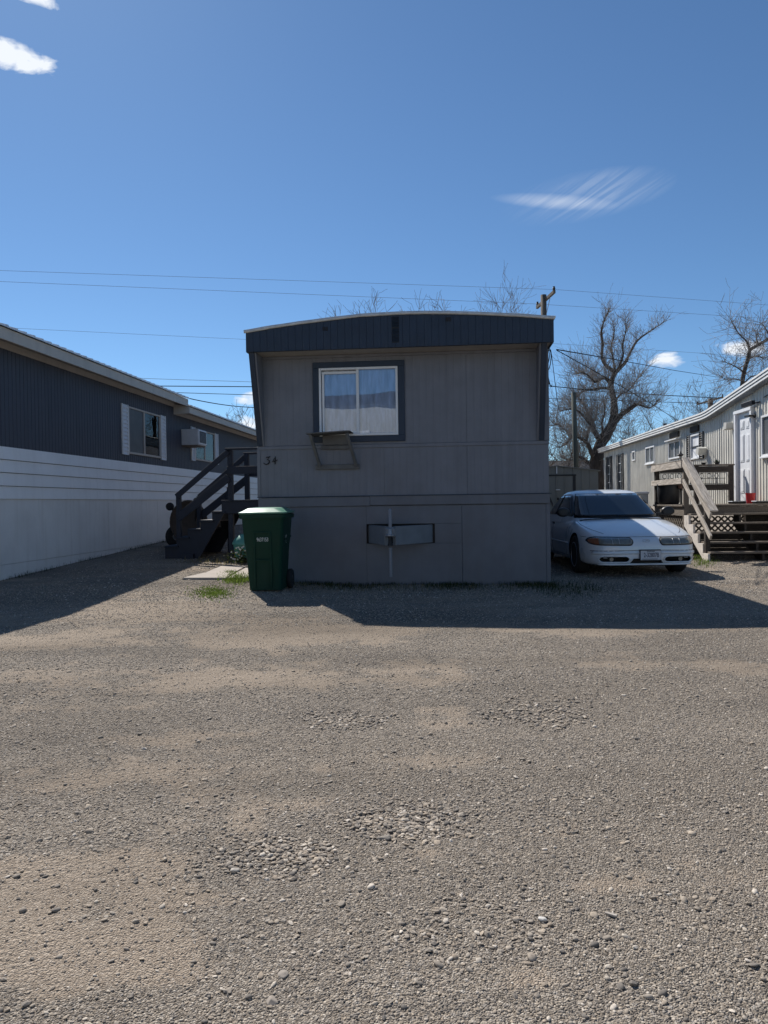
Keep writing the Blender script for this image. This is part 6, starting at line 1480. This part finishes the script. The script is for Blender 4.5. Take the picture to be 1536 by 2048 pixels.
blades('grass', S, 'grass and weeds coloured dark for shade along the foot of the grey home', M['grass_shaded'], 0.015, 0.075, 0.003)
S = []
for i in range(900):
    s = rnd.uniform(0.5, 4.25); t = -abs(rnd.gauss(0, 0.40)); p = MO + W * s + U * t; S.append(gp(p.x, p.y))
blades('dry_grass', S, 'dry straw at the foot of the grey home', M['grass_dry'], 0.015, 0.05, 0.003)
def clump(n, px, py, sx, sy, **k):
    out = []
    for i in range(n): q = gnd(rnd.gauss(px, sx), rnd.gauss(py, sy)); out.append(gp(q.x, q.y))
    return out
blades('grass', clump(1500, 476, 1159, 17, 4.5) + clump(400, 462, 1148, 9, 2), 'bright green grass tuft between the paving and the bin', M['grass'], 0.02, 0.065, 0.005)
blades('grass', clump(1500, 425, 1186, 20, 6), 'low yellow-green moss patch in front of the paving', M['grass'], 0.008, 0.025, 0.006)
blades('dry_grass', clump(260, 440, 1123, 40, 4) + clump(200, 480, 1118, 14, 3), 'dry grass at the foot of the navy stairs', M['grass_dry'], 0.03, 0.10)
blades('grass', clump(500, 1408, 1122, 12, 6) + clump(500, 1396, 1112, 14, 5), 'sparse green weeds by the foot of the wooden deck steps', M['grass'], 0.02, 0.07)
S = []
for i in range(800):
    x = rnd.choice([0.35, 1.15, 2.6, 4.4, 5.2, 6.2, 7.0]) + rnd.gauss(0, 0.35); p = Vector((-5.76, 10.92, 0)) + U * x + W * (0.03 + abs(rnd.gauss(0, 0.07))); S.append(gp(p.x, p.y))
blades('grass', S, 'thin weeds coloured dark for shade along the white skirting on the left', M['grass_shaded'], 0.02, 0.085, 0.002)

# ================================================================== BACKGROUND HOUSES
def far_house(loc, rz, w_, d_, h, rh, label, wall, roof, ov=0.35):
    Hs = empty('house', loc, rz, label, 'house')
    prism('wall', Hs, [(-w_ / 2, -0.3), (w_ / 2, -0.3), (w_ / 2, h), (-w_ / 2, h)], 0, d_, M[wall])
    V = [(x, y, z) for x in (-w_ / 2 - 0.3, w_ / 2 + 0.3) for y, z in ((-ov, h - 0.02), (d_ / 2, h + rh), (d_ + ov, h - 0.02), (d_ / 2, h + rh - 0.15))]
    link('roof', fixn(mesh('roof', V, [(0, 1, 5, 4), (1, 2, 6, 5), (0, 4, 7, 3), (2, 3, 7, 6), (0, 3, 2, 1), (4, 5, 6, 7)], M[roof])), Hs)
    for i in range(3):
        x = -w_ / 2 + w_ * (i + 0.5) / 3; f = box('window', Hs, (x - 0.5, -0.05, h * 0.42), (x + 0.5, 0.0 - 0.001, h * 0.8), M['white_vinyl'], 0.01); box('pane', f, (-0.42, -0.035, -h * 0.15), (0.42, -0.026, h * 0.15), M['car_glass'], 0)
    return Hs
far_house(Vector((13.2, 52, 0)), 0, 9, 7, 2.6, 1.6, 'brown house in the gap behind the gnarled tree', 'brick_brown', 'shed_dark')
far_house(Vector((-6, 70, 0)), 0.05, 12, 8, 3.0, 1.8, 'far pale house behind the gap between the left homes', 'stucco', 'shed_dark')
# house across the road, behind the camera: seen mirrored in the window glass
hb = far_house(Vector((-4.6, -9.0, 0)), math.pi, 22, 8, 5.30, 0.72, 'pale house with a dark roof, mirrored in the window of the grey home', 'stucco', 'shed_dark', 0.08)
prism('raised_roof', hb, [(-3.2, 5.3), (2.2, 5.3), (1.8, 5.78), (-2.5, 5.82)], 0.25, 6.0, M['shed_dark'])
# brown board fence in the gap beside the shed, board by board
fe = empty('board_fence', aty(1200, 990, 38), 0, 'brown board fence in the gap between the shed and the pale home', 'fence'); fe.location.z = 0
for i in range(26): box('board', fe, (-3.2 + i * 0.155, 0, 0), (-3.2 + i * 0.155 + 0.145, 0.02, 1.5 + rnd.uniform(-.03, .03)), M['brick_brown'], 0)
